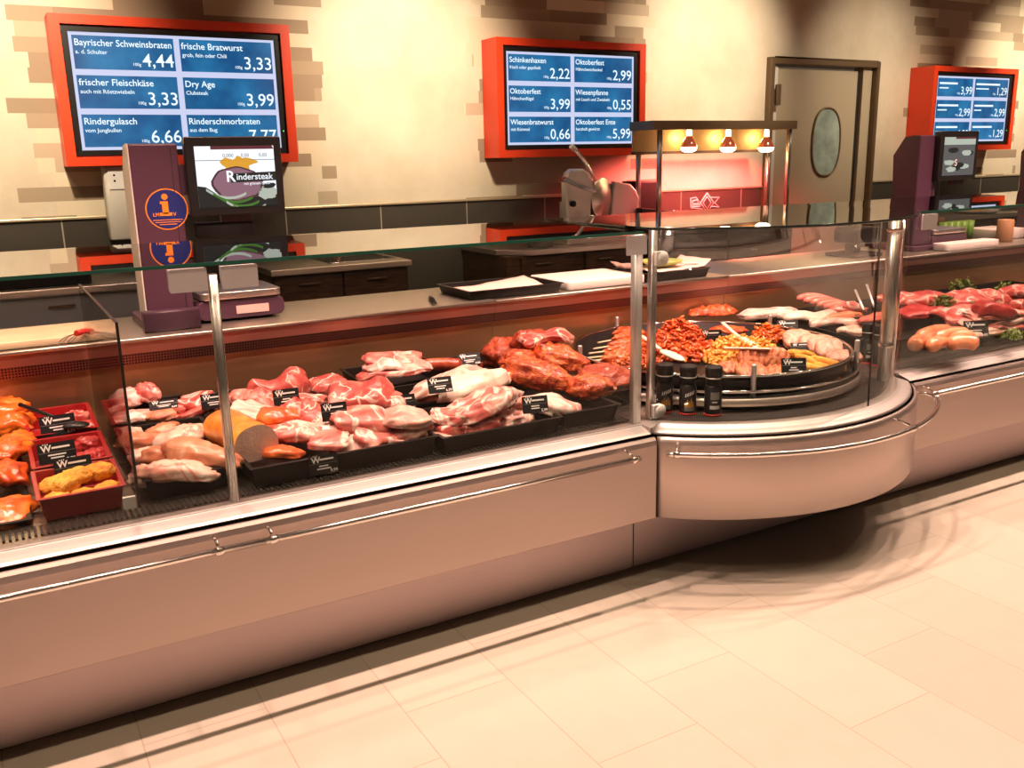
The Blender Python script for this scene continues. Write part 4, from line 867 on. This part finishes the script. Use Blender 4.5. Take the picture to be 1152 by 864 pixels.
# baked ham roll with a flat cut face
a=atz(249,474,.755); b=atz(289,505,.722); ax=(b-a); ln=ax.length; ang=math.atan2(ax.y,ax.x)
t=thing('ham_roll','big golden ham roll with a grey cut face behind the left post','ham',(a+b)/2,None,(0,0,ang))
mb=MB(); nv,nu=18,36; vs=[]
for i in range(nv+1):
    u=i/nv; x=-ln/2-.06+u*(ln+.06); r=.070*min(1,math.sqrt(max(0,1-(1-min(1,u/.32))**2))+.02)
    for j in range(nu):
        th=2*PI*j/nu; d=1+.10*noise.noise(Vector((u*2.5,math.cos(th)*1.2,math.sin(th)*1.2+3)))
        vs.append((x,math.cos(th)*r*d*1.05,max(-.056,math.sin(th)*r*d*.92)))
mb.add(vs,[(i*nu+j,(i+1)*nu+j,(i+1)*nu+(j+1)%nu,i*nu+(j+1)%nu) for i in range(nv) for j in range(nu)],0,True); mb.add(vs[:nu],[tuple(range(nu))])
part('rind',mb,M['hamskin'],t,local=True)
part('cut_face',MB().add([(v[0]+.0015,v[1],v[2]) for v in vs[-nu:]],[tuple(range(nu))]).add([(v[0]+.0005,v[1],v[2]) for v in vs[-nu:]],[tuple(range(nu))[::-1]]),M['hamcut'],t,'greyish pink cut face',local=True,recalc=False)
foods([
 ('rib_slab','white-streaked rib slab lying behind the ham roll','meat',296,467,.745,(.25,.15,.05),(8,14,-42),'ribs',121,S),
 ('rib_slab','reddish rib end leaning behind the ham roll','meat',277,447,.755,(.13,.10,.06),(0,10,-30),'porkred',122,S)],'rib slabs')
foods([
 ('smoked_pork','smoked pork end with an orange rind behind the cut one','meat',314,473,.735,(.16,.13,.09),(0,0,-15),'smoked',123,B),
 ('smoked_pork','smoked pork piece with a broad pink cut side','meat',335,489,.715,(.21,.13,.08),(0,8,-6),'pork',124,B),
 ('smoked_pork','orange smoked pork rind under the pink cut piece','meat',312,490,.705,(.13,.11,.08),(0,0,-60),'smoked',125,B),
 ('smoked_pork','small dark smoked pork end at the front rim','meat',318,512,.690,(.13,.08,.06),(0,0,-10),'smoked',126,B)],'smoked pork pieces')
foods([
 ('pork_neck','large folded pork neck slice arching at the back','meat',315,440,.760,(.24,.15,.12),(0,-6,-16),'porkred',131,dict(S,ridge=.25,rk=5)),
 ('pork_neck','pork neck slice hanging down beside its price card','meat',300,456,.735,(.16,.10,.08),(20,30,-40),'pork',132,S),
 ('pork_neck','ribbed red pork slice in the centre of the pile','meat',336,466,.735,(.15,.12,.06),(24,20,-50),'porkred',133,dict(S,ridge=.3,rk=11)),
 ('pork_neck','smooth red pork slice leaning against a price card','meat',356,470,.735,(.15,.11,.07),(30,28,-50),'porkred',134,S),
 ('pork_neck','pale curled pork slice at the back of the pile','meat',345,452,.745,(.16,.10,.07),(0,0,-30),'pork',135,B),
 ('pork_neck','broad marbled pork neck standing behind the pale cutlets','meat',408,450,.755,(.24,.17,.11),(24,0,-14),'porkred',136,dict(S,ridge=.12,rk=8)),
 ('pork_neck','reddish pork slice at the right of the marbled neck','meat',436,456,.735,(.13,.10,.07),(0,0,-20),'pork',137,S)],'pork neck slices')
foods([
 ('pork_cutlet','pale pork cutlet at the left of the cutlet pile','meat',372,485,.715,(.15,.13,.05),(14,-6,-10),'porkpale',141,S),
 ('pork_cutlet','folded pink cutlet under the pale one','meat',370,497,.700,(.14,.10,.05),(0,0,-25),'pork',142,S),
 ('pork_cutlet','big pale triangular cutlet at the front of the pile','meat',398,500,.712,(.17,.15,.045),(30,8,-30),'porkpale',143,S),
 ('pork_cutlet','marbled cutlet with a white fat seam in the middle','meat',408,474,.740,(.20,.14,.06),(16,8,-25),'pork',144,S),
 ('pork_cutlet','red triangular cutlet right of the fat seam','meat',423,490,.725,(.16,.13,.05),(28,-10,20),'pork',145,S),
 ('pork_cutlet','pale fatty cutlet heaped on the right half','meat',456,472,.742,(.19,.13,.07),(8,6,-10),'porkpale',146,B),
 ('pork_cutlet','curved pink cutlet along the right front','meat',461,486,.722,(.18,.09,.06),(6,-6,6),'pork',147,B),
 ('pork_cutlet','thin pale cutlet lying flat at the right end','meat',489,490,.700,(.20,.10,.03),(4,4,-14),'porkpale',148,S),
 ('pork_cutlet','small pink cutlet tucked under the front right','meat',440,497,.700,(.16,.10,.05),(0,0,0),'porkpale',149,S)],'pork cutlets')
foods([('steak','single red steak in the small back tray','meat',369,434,.735,(.15,.13,.075),(14,0,-8),'porkred',151,dict(B,sq=2.8))],None)
foods([
 ('belly_slice','bottom folded slice of pork belly','meat',443,421,.745,(.30,.16,.045),(0,0,-14),'pork',152,S),
 ('belly_slice','middle folded slice of pork belly','meat',444,412,.775,(.28,.15,.045),(4,2,-14),'porkpale',153,dict(S,ridge=.15,rk=6)),
 ('belly_slice','top folded slice of pork belly','meat',441,403,.800,(.25,.13,.045),(6,3,-14),'pork',154,S)],'belly slices')
q=atz(497,411,.75); solo('dark_sausage',tube_meat([(-.09,0,0),(-.03,.008,.004),(.04,.006,0),(.09,-.01,-.006)],.030,seed=5),M['darksausage'],q,'short dark brown sausage beside the belly slices','sausage',rot=(0,0,R(-18)),local=True)
foods([
 ('pork_loin','long pale pork loin lying at the back','meat',507,432,.750,(.38,.14,.11),(0,-6,12),'porkpale',161,dict(B,out=.1)),
 ('pork_loin','thick white fatty pork loin lying in front','meat',535,438,.738,(.36,.15,.13),(0,-4,14),'fat',162,dict(B,out=.12)),
 ('pork_loin','pink underside flap of the pale loin','meat',493,446,.715,(.17,.09,.05),(0,0,0),'pork',163,B)],'pork loins')
foods([
 ('shoulder_piece','pork shoulder piece at the left of the front tray','meat',516,470,.705,(.22,.14,.075),(6,4,-10),'pork',164,B),
 ('shoulder_piece','red pork shoulder piece heaped in the middle','meat',545,458,.735,(.30,.17,.11),(0,-8,10),'pork',165,B),
 ('shoulder_piece','dark red pork shoulder piece along the front rim','meat',532,479,.700,(.28,.13,.085),(0,0,4),'porkred',166,B),
 ('shoulder_piece','pale fatty shoulder bits beside the card holder','meat',578,471,.700,(.18,.13,.075),(0,0,10),'porkpale',167,dict(B,amp=.3,fr=3)),
 ('shoulder_piece','broad pale shoulder cut at the right end','meat',615,458,.710,(.27,.17,.08),(6,10,-12),'porkpale',168,S)],'pork shoulder pieces')
def haxe(label,px,py,z,l,w,h,rz,seed,mt='haxe',tp=-.32,ry=0):
    l*=1.14; w*=1.14; h*=1.14
    p=atz(px,py,z); t=thing('marinated_knuckle',label,'meat',p,'marinated knuckles',(0,R(ry),R(rz)))
    part('flesh',blob(l,w,h,seed=seed,amp=.19,taper=tp,flat=.7,fr=2.4,nu=48,nv=26),M[mt],t,local=True)
    part('bone_end',MB().merge(blob(.035,.030,.030,seed=seed+1,amp=.2),Matrix.Translation((l*.47,0,-.003))),M['poultrydark'],t,local=True)
haxe('dark marinated knuckle at the back left of the heap',567,400,.745,.19,.15,.14,20,171,'haxedark',-.1)
haxe('dark marinated knuckle under the pink top slice',601,391,.790,.19,.15,.14,-20,172,'haxedark',-.1)
haxe('round red knuckle end facing the front at the left',584,411,.750,.14,.14,.12,-70,173,'haxe',-.1)
haxe('long red knuckle lying behind, pointing right',630,407,.755,.24,.13,.12,-50,174,'haxe',-.28,8)
haxe('long red knuckle lying in front, pointing right',607,425,.740,.28,.13,.12,-48,175,'haxe',-.32,10)
haxe('red knuckle at the front rim beside the flat one',664,437,.705,.17,.13,.10,-40,176,'haxe',-.15)
haxe('broad dark knuckle nearest the glass post',682,428,.715,.22,.19,.11,-30,177,'haxedark',-.1)
food('topping_slice','pink fatty meat slice crowning the knuckle heap','meat',614,380,.845,(.25,.13,.05),(10,0,-4),'porkred',178,**S)
food('small_red_meat','small red meat end left of the knuckles','meat',548,411,.70,(.06,.05,.05),(0,0,0),'haxe',179,**B)
# ================================================================== turntable
TC=(2.87,3.19)
t=thing('food_turntable','round black food turntable with steel rims behind the curved glass','turntable',(TC[0],TC[1],.622))
part('steel_band',MB().lathe([(.660,.001),(.670,.001),(.670,.032),(.660,.032)],(TC[0],TC[1],.640),96),M['steel'],t)
part('foot_disc',MB().lathe([(0,.0),(.64,.0),(.659,.018),(.659,.046),(0,.046)],(TC[0],TC[1],.622),96),M['tray'],t)
part('dish',MB().lathe([(0,.004),(.61,.004),(.627,.085),(.620,.085),(.602,.016),(0,.016)],(TC[0],TC[1],.668),96),M['tray'],t)
part('rim_ring',MB().tube([(TC[0]+.628*math.cos(2*PI*i/96),TC[1]+.628*math.sin(2*PI*i/96),.755) for i in range(97)],.0065,8,caps=False),M['chrome'],t)
part('lower_ring',MB().tube([(TC[0]+.662*math.cos(2*PI*i/96),TC[1]+.662*math.sin(2*PI*i/96),.700) for i in range(97)],.0055,8,caps=False),M['chrome'],t)
for a in (168,244,312,20,95):
    x,y=TC[0]+.645*math.cos(R(a)),TC[1]+.645*math.sin(R(a)); part('grip_post',MB().lathe([(0,0),(.011,0),(.011,.135),(.009,.14),(0,.14)],(x,y,.668),14),M['alu'],t)
DB=.686
def heap(name,label,cat,c,ext,n,size,mt,seed,height,rot=0):
    """an uncountable heap of small strips"""
    rnd=random.Random(seed); mb=MB(); base=blob(1,.5,.42,seed=seed,amp=.5,nu=9,nv=6); k=0
    while k<n:
        u,v=rnd.uniform(-1,1),rnd.uniform(-1,1); rr=u*u+v*v
        if rr>1: continue
        z=height*(1-rr)**.7*rnd.uniform(.5,1.0)+size*.2
        s=size*rnd.uniform(.7,1.4)
        mt4=Matrix.Translation((u*ext[0],v*ext[1],z))@Euler((rnd.uniform(-.9,.9),rnd.uniform(-.9,.9),rnd.uniform(0,6.3))).to_matrix().to_4x4()@Matrix.Diagonal((s,s*rnd.uniform(.7,1.3),s,1))
        mb.merge(base,mt4); k+=1
    core=blob(ext[0]*1.8,ext[1]*1.8,height*1.35,seed=seed,amp=.1,flat=.02,nu=20,nv=10); mb.merge(core)
    return solo(name,mb,M[mt],c,label,cat,kind='stuff',rot=(0,0,R(rot)),local=True,recalc=False)
def dish(px,py,z=DB+.02): p=atz(px,py,z); return Vector((p.x,p.y,DB))
heap('gyros_heap','big heap of red-orange marinated gyros strips on the turntable','meat strips',dish(768,390),(.17,.30),620,.034,'gyros',5,.105,-38)
p=atz(765,364,DB+.13); heap('gyros_heap','peak of gyros strips at the back of the turntable','meat strips',Vector((p.x,p.y,DB)),(.12,.15),330,.034,'gyros',6,.15)
heap('curry_heap','heap of yellow curry meat strips in the turntable centre','meat strips',dish(834,398),(.19,.28),560,.034,'curry',7,.09,-40)
heap('shredded_heap','flat heap of orange shredded meat behind the left post','meat strips',dish(712,406),(.14,.12),330,.022,'skewer',8,.055,0)
p=atz(866,372,DB+.05); heap('orange_heap','small orange meat heap at the back right of the turntable','meat strips',Vector((p.x,p.y,DB)),(.10,.09),160,.028,'marinated',9,.08)
def skewer(label,px,py,z,l,rz,seed):
    p=atz(px,py,z); t=thing('meat_skewer',label,'skewer',p,'meat skewers',(0,0,R(rz)))
    part('meat',blob(l,.055,.05,seed=seed,amp=.2,fr=5,ridge=.25,rk=22,flat=.8),M['skewer'],t,local=True)
    part('stick',MB().tube([(-l*.5-.085,0,0),(l*.42,0,0)],.008,8,flat=.5),M['stick'],t,local=True)
for i,(px,py,z,l,rz) in enumerate([(708,379,.730,.26,8),(708,386,.728,.27,3),(706,392,.726,.26,-3),(705,398,.724,.24,-8),(700,403,.718,.2,-14)]):
    skewer(['rearmost plaited meat skewer in the fan','second meat skewer from the back of the fan','middle meat skewer of the fan','fourth meat skewer from the back of the fan','front meat skewer of the fan, nearest the rim'][i],px,py,z,l,rz,180+i)
food('red_cutlet','red meat piece at the back above the skewers','meat',705,374,.735,(.16,.10,.06),(0,0,0),'haxe',190,**B)
for i,(px,py,z,d,rot,lab) in enumerate([(846,404,.735,.13,(58,0,-30),'ridged meat patty standing upright at the front left'),(845,417,.712,.14,(24,0,-20),'ridged meat patty lying on the front rim'),(872,403,.740,.12,(64,10,-50),'dark meat patty standing behind the price card'),(873,418,.712,.10,(20,0,-40),'meat patty half hidden by the price card'),(822,414,.708,.11,(20,0,0),'meat patty beside the right spice bottle')]):
    p=atz(px,py,z); solo('meat_patty',blob(d,d*.85,.035,seed=200+i,amp=.06,ridge=.45,rk=13,flat=.8,sq=2.6),M['patty'],p,lab,'patty','patties on the turntable',rot=tuple(R(a) for a in rot),local=True)
for i,(px,py,z,l,rz,lab) in enumerate([(896,399,.730,.09,35,'small golden stick at the back of its pile'),(906,400,.735,.13,10,'golden stick lying across the top of the pile'),(912,408,.722,.13,-30,'golden stick in the middle of the pile'),(931,409,.725,.16,-42,'long golden stick pointing at the right rim'),(916,416,.712,.12,-36,'golden stick at the front of the pile'),(930,417,.705,.11,-20,'golden stick at the very front rim')]):
    p=atz(px,py,z); solo('breaded_stick',blob(l*1.12,.043,.048,seed=210+i,amp=.1,flat=1),M['nugget'],p,lab,'breaded stick','breaded sticks on the turntable',rot=(R(10),R(8+6*(i%3)),R((-30,5,-62,-75,-58,-80)[i])),local=True)
for i,(px,py,z,d,lab) in enumerate([(898,383,.730,.13,'fatty minced patty at the left of the pale row'),(913,387,.728,.11,'pale minced patty second in the row'),(925,389,.730,.12,'pale minced patty third in the row'),(934,393,.725,.12,'large pale minced patty at the row end'),(954,402,.712,.11,'pale pink patty alone at the right rim'),(941,404,.705,.08,'small pale meat piece beside the right rim')]):
    p=atz(px,py,z); solo('minced_patty',blob(d*1.15,d*1.03,.055,seed=220+i,amp=.08,flat=.8,sq=2.6),M['mince'],p,lab,'patty','pale minced patties',rot=(R(38 if i<4 else 10),0,R(-30)),local=True)
food('red_strip','flat red meat strip at the back of the turntable','meat',820,372,.735,(.20,.09,.03),(0,0,-10),'haxe',230,**S)
food('red_strip','thin red meat strip behind the leaning price card','meat',891,377,.735,(.13,.06,.03),(0,0,-20),'haxe',231,**S)
def spoon(label,pts,bowl):
    P=[atz(*p) for p in pts]; b=atz(*bowl); t=thing('serving_spoon',label,'spoon',P[0])
    part('handle',MB().tube(P,.011,8,flat=.5),M['spoon'],t); d=(b-P[-1]); an=math.atan2(d.y,d.x)
    part('bowl',MB().merge(blob(max(.09,d.length*1.9),.055,.025,seed=2,amp=.03,flat=.8),Matrix.Translation(b)@Matrix.Rotation(an,4,'Z')@Matrix.Rotation(R(8),4,'Y')),M['spoon'],t)
spoon('cream spoon standing in the yellow curry meat',[(813,363,.83),(823,372,.80),(833,380,.775)],(843,386,.765))
spoon('white spoon lying in the gyros beside the hinge post',[(722,378,.80),(733,386,.785),(743,393,.77)],(756,400,.755))
t=thing('cream_spatula','cream spatula blade lying on the curry meat','spatula',atz(838,392,.78)); part('blade',MB().box(-.10,.10,-.022,.022,-.004,.004,mtx=Matrix.Translation(atz(840,393,.775))@Matrix.Rotation(R(-42),4,'Z')@Matrix.Rotation(R(-25),4,'X')),M['spoon'],t,bevel=.003)
card(893,412,2.64,'black price card on a clear holder before the golden sticks','12,90',-38,.10,.068,drop=.08,lines=(.15,.24))
card(886,367,3.42,'black price card tilted at the back of the turntable','9,90',-44,.105,.07,-34,drop=.03)
card(800,378,3.32,'black price card half sunk between gyros and curry meat','',-36,.10,.06,-18,drop=0,lines=())
card(902,390,3.02,'blank black price card between minced patties and golden sticks','',-36,.10,.045,-40,drop=0,lines=())
# spice bottles
def bottle(label,px,py,flip=False,z=.6215):
    p=atz(px,py,z); e=Vector((p.x-TC[0],p.y-TC[1],0)); p+=e.normalized()*max(0,.714-e.length); t=thing('spice_bottle',label,'bottle',(p.x,p.y,z),'spice bottles behind the curved glass',(0,0,R(-28)))
    part('glass_body',MB().lathe([(0,.004),(.030,.004),(.034,.010),(.034,.105),(.030,.118),(.026,.124),(0,.124)],n=28),M['black'],t,local=True)
    part('grinder_cap',MB().lathe([(.028,.1245),(.032,.128),(.030,.150),(.033,.154),(.034,.190),(.031,.196),(0,.197)],n=28),M['blackmatt'],t,local=True)
    part('cap_ring',MB().lathe([(.0305,.1495),(.0335,.150),(.0335,.1535),(.031,.154)],n=28),M['alu'],t,local=True)
    part('base_ring',MB().lathe([(0,0),(.033,0),(.0345,.003),(.0345,.008),(.030,.0085)],n=28),M['redplastic'],t,local=True)
    q=MB(); r=.0348
    def wrap(u,v): a=R(-90)+u/r; return (r*math.cos(a),r*math.sin(a),v)
    def patch(pts,mi): q.add([wrap(*p_) for p_ in pts],[tuple(range(len(pts)))],mi)
    if not flip:
        for u0,hh in ((-.020,.058),(-.012,.066),(-.004,.062),(.004,.070),(.012,.060)): patch([(u0,.035),(u0+.008,.035),(u0+.006,hh-.008),(u0+.004,hh),(u0+.001,hh-.01)],0)
        for k in range(4): patch([(-.02+.010*k,.018),(-.01+.010*k,.018),(-.01+.010*k,.035),(-.02+.010*k,.035)],1)
        for k in range(5): patch([(-.018+.008*k,.074+.003*k),(-.013+.008*k,.075+.003*k),(-.012+.008*k,.090+.003*k),(-.016+.008*k,.088+.003*k)],2)
    else:
        for k in range(4): patch([(-.02+.010*k,.030),(-.01+.010*k,.030),(-.01+.010*k,.044),(-.02+.010*k,.044)],3)
        for k in range(4): patch([(-.018+.009*k,.068),(-.009+.009*k,.068),(-.009+.009*k,.098),(-.018+.009*k,.098)],1)
        patch([(-.012,.056),(.0,.056),(.0,.061),(-.012,.061)],3); patch([(.0,.056),(.010,.056),(.010,.061),(.0,.061)],3)
    part('flame_label',q,[M['flame'],M['grey'],M['ink'],M['white']],t,local=True,recalc=False)
bottle('black spice bottle with flame label behind the white hinge knob',749,461.5)
bottle('black spice bottle with flame label, middle of the front three',773.5,464.5)
bottle('black spice bottle showing a white ingredients label',801.5,466,True)
bottle('black spice bottle by the dark glass seam at the right',988,411)
bottle('spice bottle partly hidden behind the dark glass seam',975,408,True)
# ================================================================== behind the turntable and beyond
BT=M['tray']
trayobj('black_tray','black tray of the glazed red roast behind the turntable','tray',2.78,3.15,3.66,3.85,None,.07,BT) if False else None
foods([('glazed_roast','sliced red glazed roast behind the turntable','roast',801,352,.775,(.30,.11,.07),(0,0,-8),'haxe',240,dict(B,ridge=.3,rk=18))],None)
foods([
 ('white_fish_slab','large pink-white slab behind the turntable','fillet',864,354,.755,(.36,.16,.07),(0,0,-14),'ribs',241,S),
 ('white_fish_slab','pale slab in the middle of the pale row','fillet',905,358,.745,(.33,.16,.07),(0,0,-14),'fat',242,S),
 ('white_fish_slab','pale pink slab right of the middle one','fillet',938,365,.725,(.28,.14,.06),(0,0,-18),'ribs',243,S),
 ('white_fish_slab','orange-tinted slab end by the glass seam','fillet',960,372,.705,(.20,.12,.05),(0,0,-18),'poultry',244,S)],'pale slabs behind the turntable')
SA=[]
for i in range(6):
    px,py=901+8.0*i,331.5+2.5*i; z=.80-.006*i
    q=atz(px+14,py+3,z); solo('grill_sausage',tube_meat([(-.115,0,-.012),(-.05,.004,.006),(.04,.004,.004),(.115,-.004,-.022)],.0215,seed=i),M['sausage'],q,['first','second','third','fourth','fifth','sixth','seventh','eighth','ninth'][i]+' pink grill sausage from the left in the row behind the turntable','sausage','pink grill sausages in the row',rot=(0,R(4),R(-8-2*i)),local=True)
foods([
 ('sausage_meat_fold','folded pink meat strip at the end of the sausage row','meat',953,349,.765,(.22,.08,.06),(0,0,-20),'sausage',251,B),
 ('sausage_meat_fold','long pink meat strip under the sausage row','meat',946,357,.745,(.28,.08,.05),(0,0,-16),'sausageorange',252,B),
 ('sausage_meat_fold','pink meat strip reaching to the tongs','meat',984,360,.745,(.30,.09,.06),(0,0,10),'sausage',253,B),
 ('sausage_meat_fold','curled red meat end above the sausage row','meat',957,344,.79,(.11,.09,.06),(0,0,-10),'porkred',254,B)],'pink meat strips behind the turntable')
t=thing('serving_tongs','pair of thin dark tongs standing in the meat by the seam','tongs',atz(968,345,.77))
for a,b in (((962,326,.86),(972,349,.775)),((975,320,.88),(984,346,.775))): part('tong_arm',MB().tube([atz(*a),atz(*b)],.008,6,flat=.4),M['alu'],t)
# right-hand counter
RX=3.60
trayobj('black_tray','long black front tray in the far counter holding pale sausages','tray',3.66,4.60,2.88,3.28,None,.10,BT)
trayobj('black_tray','black front tray at the right edge of the photo','tray',4.63,5.6,2.88,3.28,None,.09,BT)
trayobj('black_tray','black back tray of red steaks in the far counter','tray',3.66,4.75,3.34,3.79,None,.07,BT)
trayobj('black_tray','black back tray of sliced meat at the right edge','tray',4.78,6.1,3.34,3.79,None,.07,BT)
for i,(px,py,z,l,rz,lab) in enumerate([(1046,383,.735,.26,4,'pale orange sausage at the front left of the far tray'),(1062,385,.730,.26,8,'long pale orange sausage along the front rim'),(1052,375,.755,.28,6,'pale orange sausage on top of the front two'),(1070,377,.755,.24,0,'pale orange sausage at the top right of the stack'),(1084,386,.728,.14,-30,'short pink sausage end by the price card'),(1078,380,.742,.18,-14,'pinkish sausage tucked behind the short end'),(1034,386,.735,.12,20,'short sausage end seen through the hinge post')]):
    q=atz(px,py,z); solo('pale_sausage',tube_meat([(-l/2,0,-.008),(-l*.2,.01,.004),(l*.2,.01,.004),(l/2,-.006,-.01)],.034,seed=i+20),M['sausageorange'],q,lab,'sausage','pale sausages in the far tray',rot=(0,0,R(rz)),local=True)
foods([
 ('red_steak','large bright red steak at the back beside the hinge post','meat',1043,338,.775,(0.354,0.196,0.081),(10,0,-14),'porkred',261,S),
 ('red_steak','red steak end hidden behind the hinge post','meat',1014,339,.765,(0.283,0.172,0.069),(10,0,-10),'porkred',262,S),
 ('red_steak','red steak lying below the large one','meat',1036,352,.740,(0.283,0.161,0.069),(0,0,-10),'beef',263,S),
 ('red_steak','broad pink meat block between two parsley bunches','meat',1098,338,.775,(0.425,0.184,0.081),(12,0,-6),'porkred',264,dict(S,out=.12)),
 ('red_steak','dark red steak in the small tray behind the price card','meat',1081,355,.745,(0.307,0.184,0.069),(14,0,-12),'porkred',265,S),
 ('red_steak','dark purple steak under the pink block','meat',1096,349,.745,(0.354,0.138,0.081),(0,0,-8),'beef',266,S),
 ('red_steak','deep red steak right of the parsley with a white top','meat',1118,352,.775,(0.201,0.149,0.103),(0,0,-30),'beef',267,S)],'steaks in the far counter')
foods([
 ('ham_slices','top slice of the pink pile at the right edge','meat',1140,352,.775,(0.590,0.184,0.046),(0,0,-8),'pork',271,S),
 ('ham_slices','second slice of the pink pile at the right edge','meat',1135,359,.755,(0.614,0.207,0.046),(0,0,-8),'porkpale',272,S),
 ('ham_slices','pale lower slice of the pink pile at the right edge','meat',1134,367,.738,(0.590,0.184,0.046),(0,0,-6),'pork',273,S),
 ('ham_slices','pale rolled meat along the front rim by the card','meat',1114,375,.735,(0.472,0.103,0.069),(0,0,-4),'poultry',274,B),
 ('ham_slices','pointed red meat slice standing above the pile','meat',1129,342,.785,(0.118,0.069,0.092),(0,0,-20),'porkred',275,B),
 ('ham_slices','second pointed red slice by the photo edge','meat',1146,344,.785,(0.118,0.069,0.081),(0,0,-20),'porkred',276,B),
 ('ham_slices','dark red block behind the parsley at the right edge','meat',1150,330,.79,(0.260,0.161,0.092),(0,0,-8),'porkred',277,S)],'sliced meat at the right edge')
def parsley(label,px,py,z,s,seed):
    s*=.82; p=atz(px,py,z-s*.35); t=thing('parsley_bunch',label,'parsley',p,'parsley bunches'); rnd=random.Random(seed); lf=MB(); st=MB()
    for k in range(90):
        d=Vector((rnd.gauss(0,1),rnd.gauss(0,1),abs(rnd.gauss(0,1))*.9+.05)).normalized()*s*rnd.uniform(.55,1.05)
        if k%3==0: st.tube([(0,0,-s*.3),d*.5,d*.95],.0016,5)
        mx=Matrix.Translation(d)@Euler((rnd.uniform(-1,1),rnd.uniform(-1,1),rnd.uniform(0,6.3))).to_matrix().to_4x4(); q=s*.20*rnd.uniform(.7,1.2); vs=[(0,0,0)]
        for j in range(10):
            a=2*PI*j/10; rr=q*(1 if j%2 else .55); vs.append((rr*math.cos(a),rr*math.sin(a),.25*q*math.sin(3*a)))
        lf.add([mx@Vector(v) for v in vs],[(0,j+1,(j+1)%10+1) for j in range(10)])
    f=part('leaves',lf,M['parsley'],t,local=True,recalc=False); sl=f.modifiers.new('thick','SOLIDIFY'); sl.thickness=.0015
    part('stems',st,M['stem'],t,local=True)
parsley('parsley bunch right beside the hinge post steak',1062,346,.775,.085,1)
parsley('parsley bunch behind the broad pink block',1083,327,.80,.095,2)
parsley('parsley bunch with a white tip in the middle of the far steaks',1105,352,.775,.085,3)
parsley('parsley bunch near the back at the right edge',1133,331,.80,.09,4)
parsley('parsley bunch at the front glass of the far counter',1139,380,.715,.06,5)
card(1098,370,2.865,'black price card standing on the front rim of the far tray','5,99',-40,.12,.085,drop=.08)
# ================================================================== light
def spot(x,y,z,tx,ty,tz,w,col,ang,blend=.5,size=.03):
    l=D.lights.new('lamp_or_fill_spot','SPOT'); l.energy=w; l.color=col; l.spot_size=R(ang); l.spot_blend=blend; l.shadow_soft_size=size
    o=D.objects.new('lamp_or_fill_light',l); COL.objects.link(o); o.location=(x,y,z); o.rotation_euler=(Vector((tx,ty,tz))-Vector((x,y,z))).to_track_quat('-Z','Y').to_euler(); return o
WARM=(1,.80,.57)
for x,e in ((.15,430),(2.40,430),(4.90,360),(6.75,150),(8.85,400)): spot(x,3.75,3.12,x,5.6,2.28 if x==4.90 else 2.10,e*1.02,WARM,57,1,.06)  # the weak spot beside the door is an added fill for the upper wall
for i in range(10): spot(-.96+.95*i,2.62,3.12,-.96+.95*i,2.50,0,260 if i==4 else 158,(1,.665,.53),112,.6,.03)
for i in range(7): spot(-1.2+1.3*i,1.60,3.12,-1.2+1.3*i,1.7,0,42,(1,.74,.50),115,.8,.04)
for i in range(9): spot(-.6+1.0*i,3.3,3.12,-.6+1.0*i,3.42,.6,200,(1,.48,.41),66,.8,.04)
for i in range(4): spot(-.2+2.4*i,4.7,3.12,-.2+2.4*i,4.8,0,50,(1,.75,.45),110,.9,.05)  # added ambient fill over the aisle, no particular lamp
for x,y,z in LAMPS:
    spot(x,y,z-.005,x,y+.26,.9,105,(1,.12,.11),150,.6,.03)
    l=D.lights.new('bulb_glow','POINT'); l.energy=1.3; l.color=(1,.62,.25); l.shadow_soft_size=.02; o=D.objects.new('bulb_glow_light',l); COL.objects.link(o); o.location=(x,y+.075,z+.10)
W=D.worlds.new('shop_ambient'); SC.world=W; W.use_nodes=True; bg=W.node_tree.nodes['Background']; bg.inputs[0].default_value=(1,.72,.5,1); bg.inputs[1].default_value=.12
vs=SC.view_settings; vs.view_transform='Standard'; vs.look='None'; vs.exposure=0; vs.gamma=1; vs.use_curve_mapping=False
SC.cycles.max_bounces=8; SC.cycles.transparent_max_bounces=24; SC.cycles.glossy_bounces=4; SC.cycles.diffuse_bounces=3; SC.cycles.sample_clamp_indirect=6; SC.cycles.caustics_reflective=False; SC.cycles.caustics_refractive=False; SC.cycles.use_denoising=True
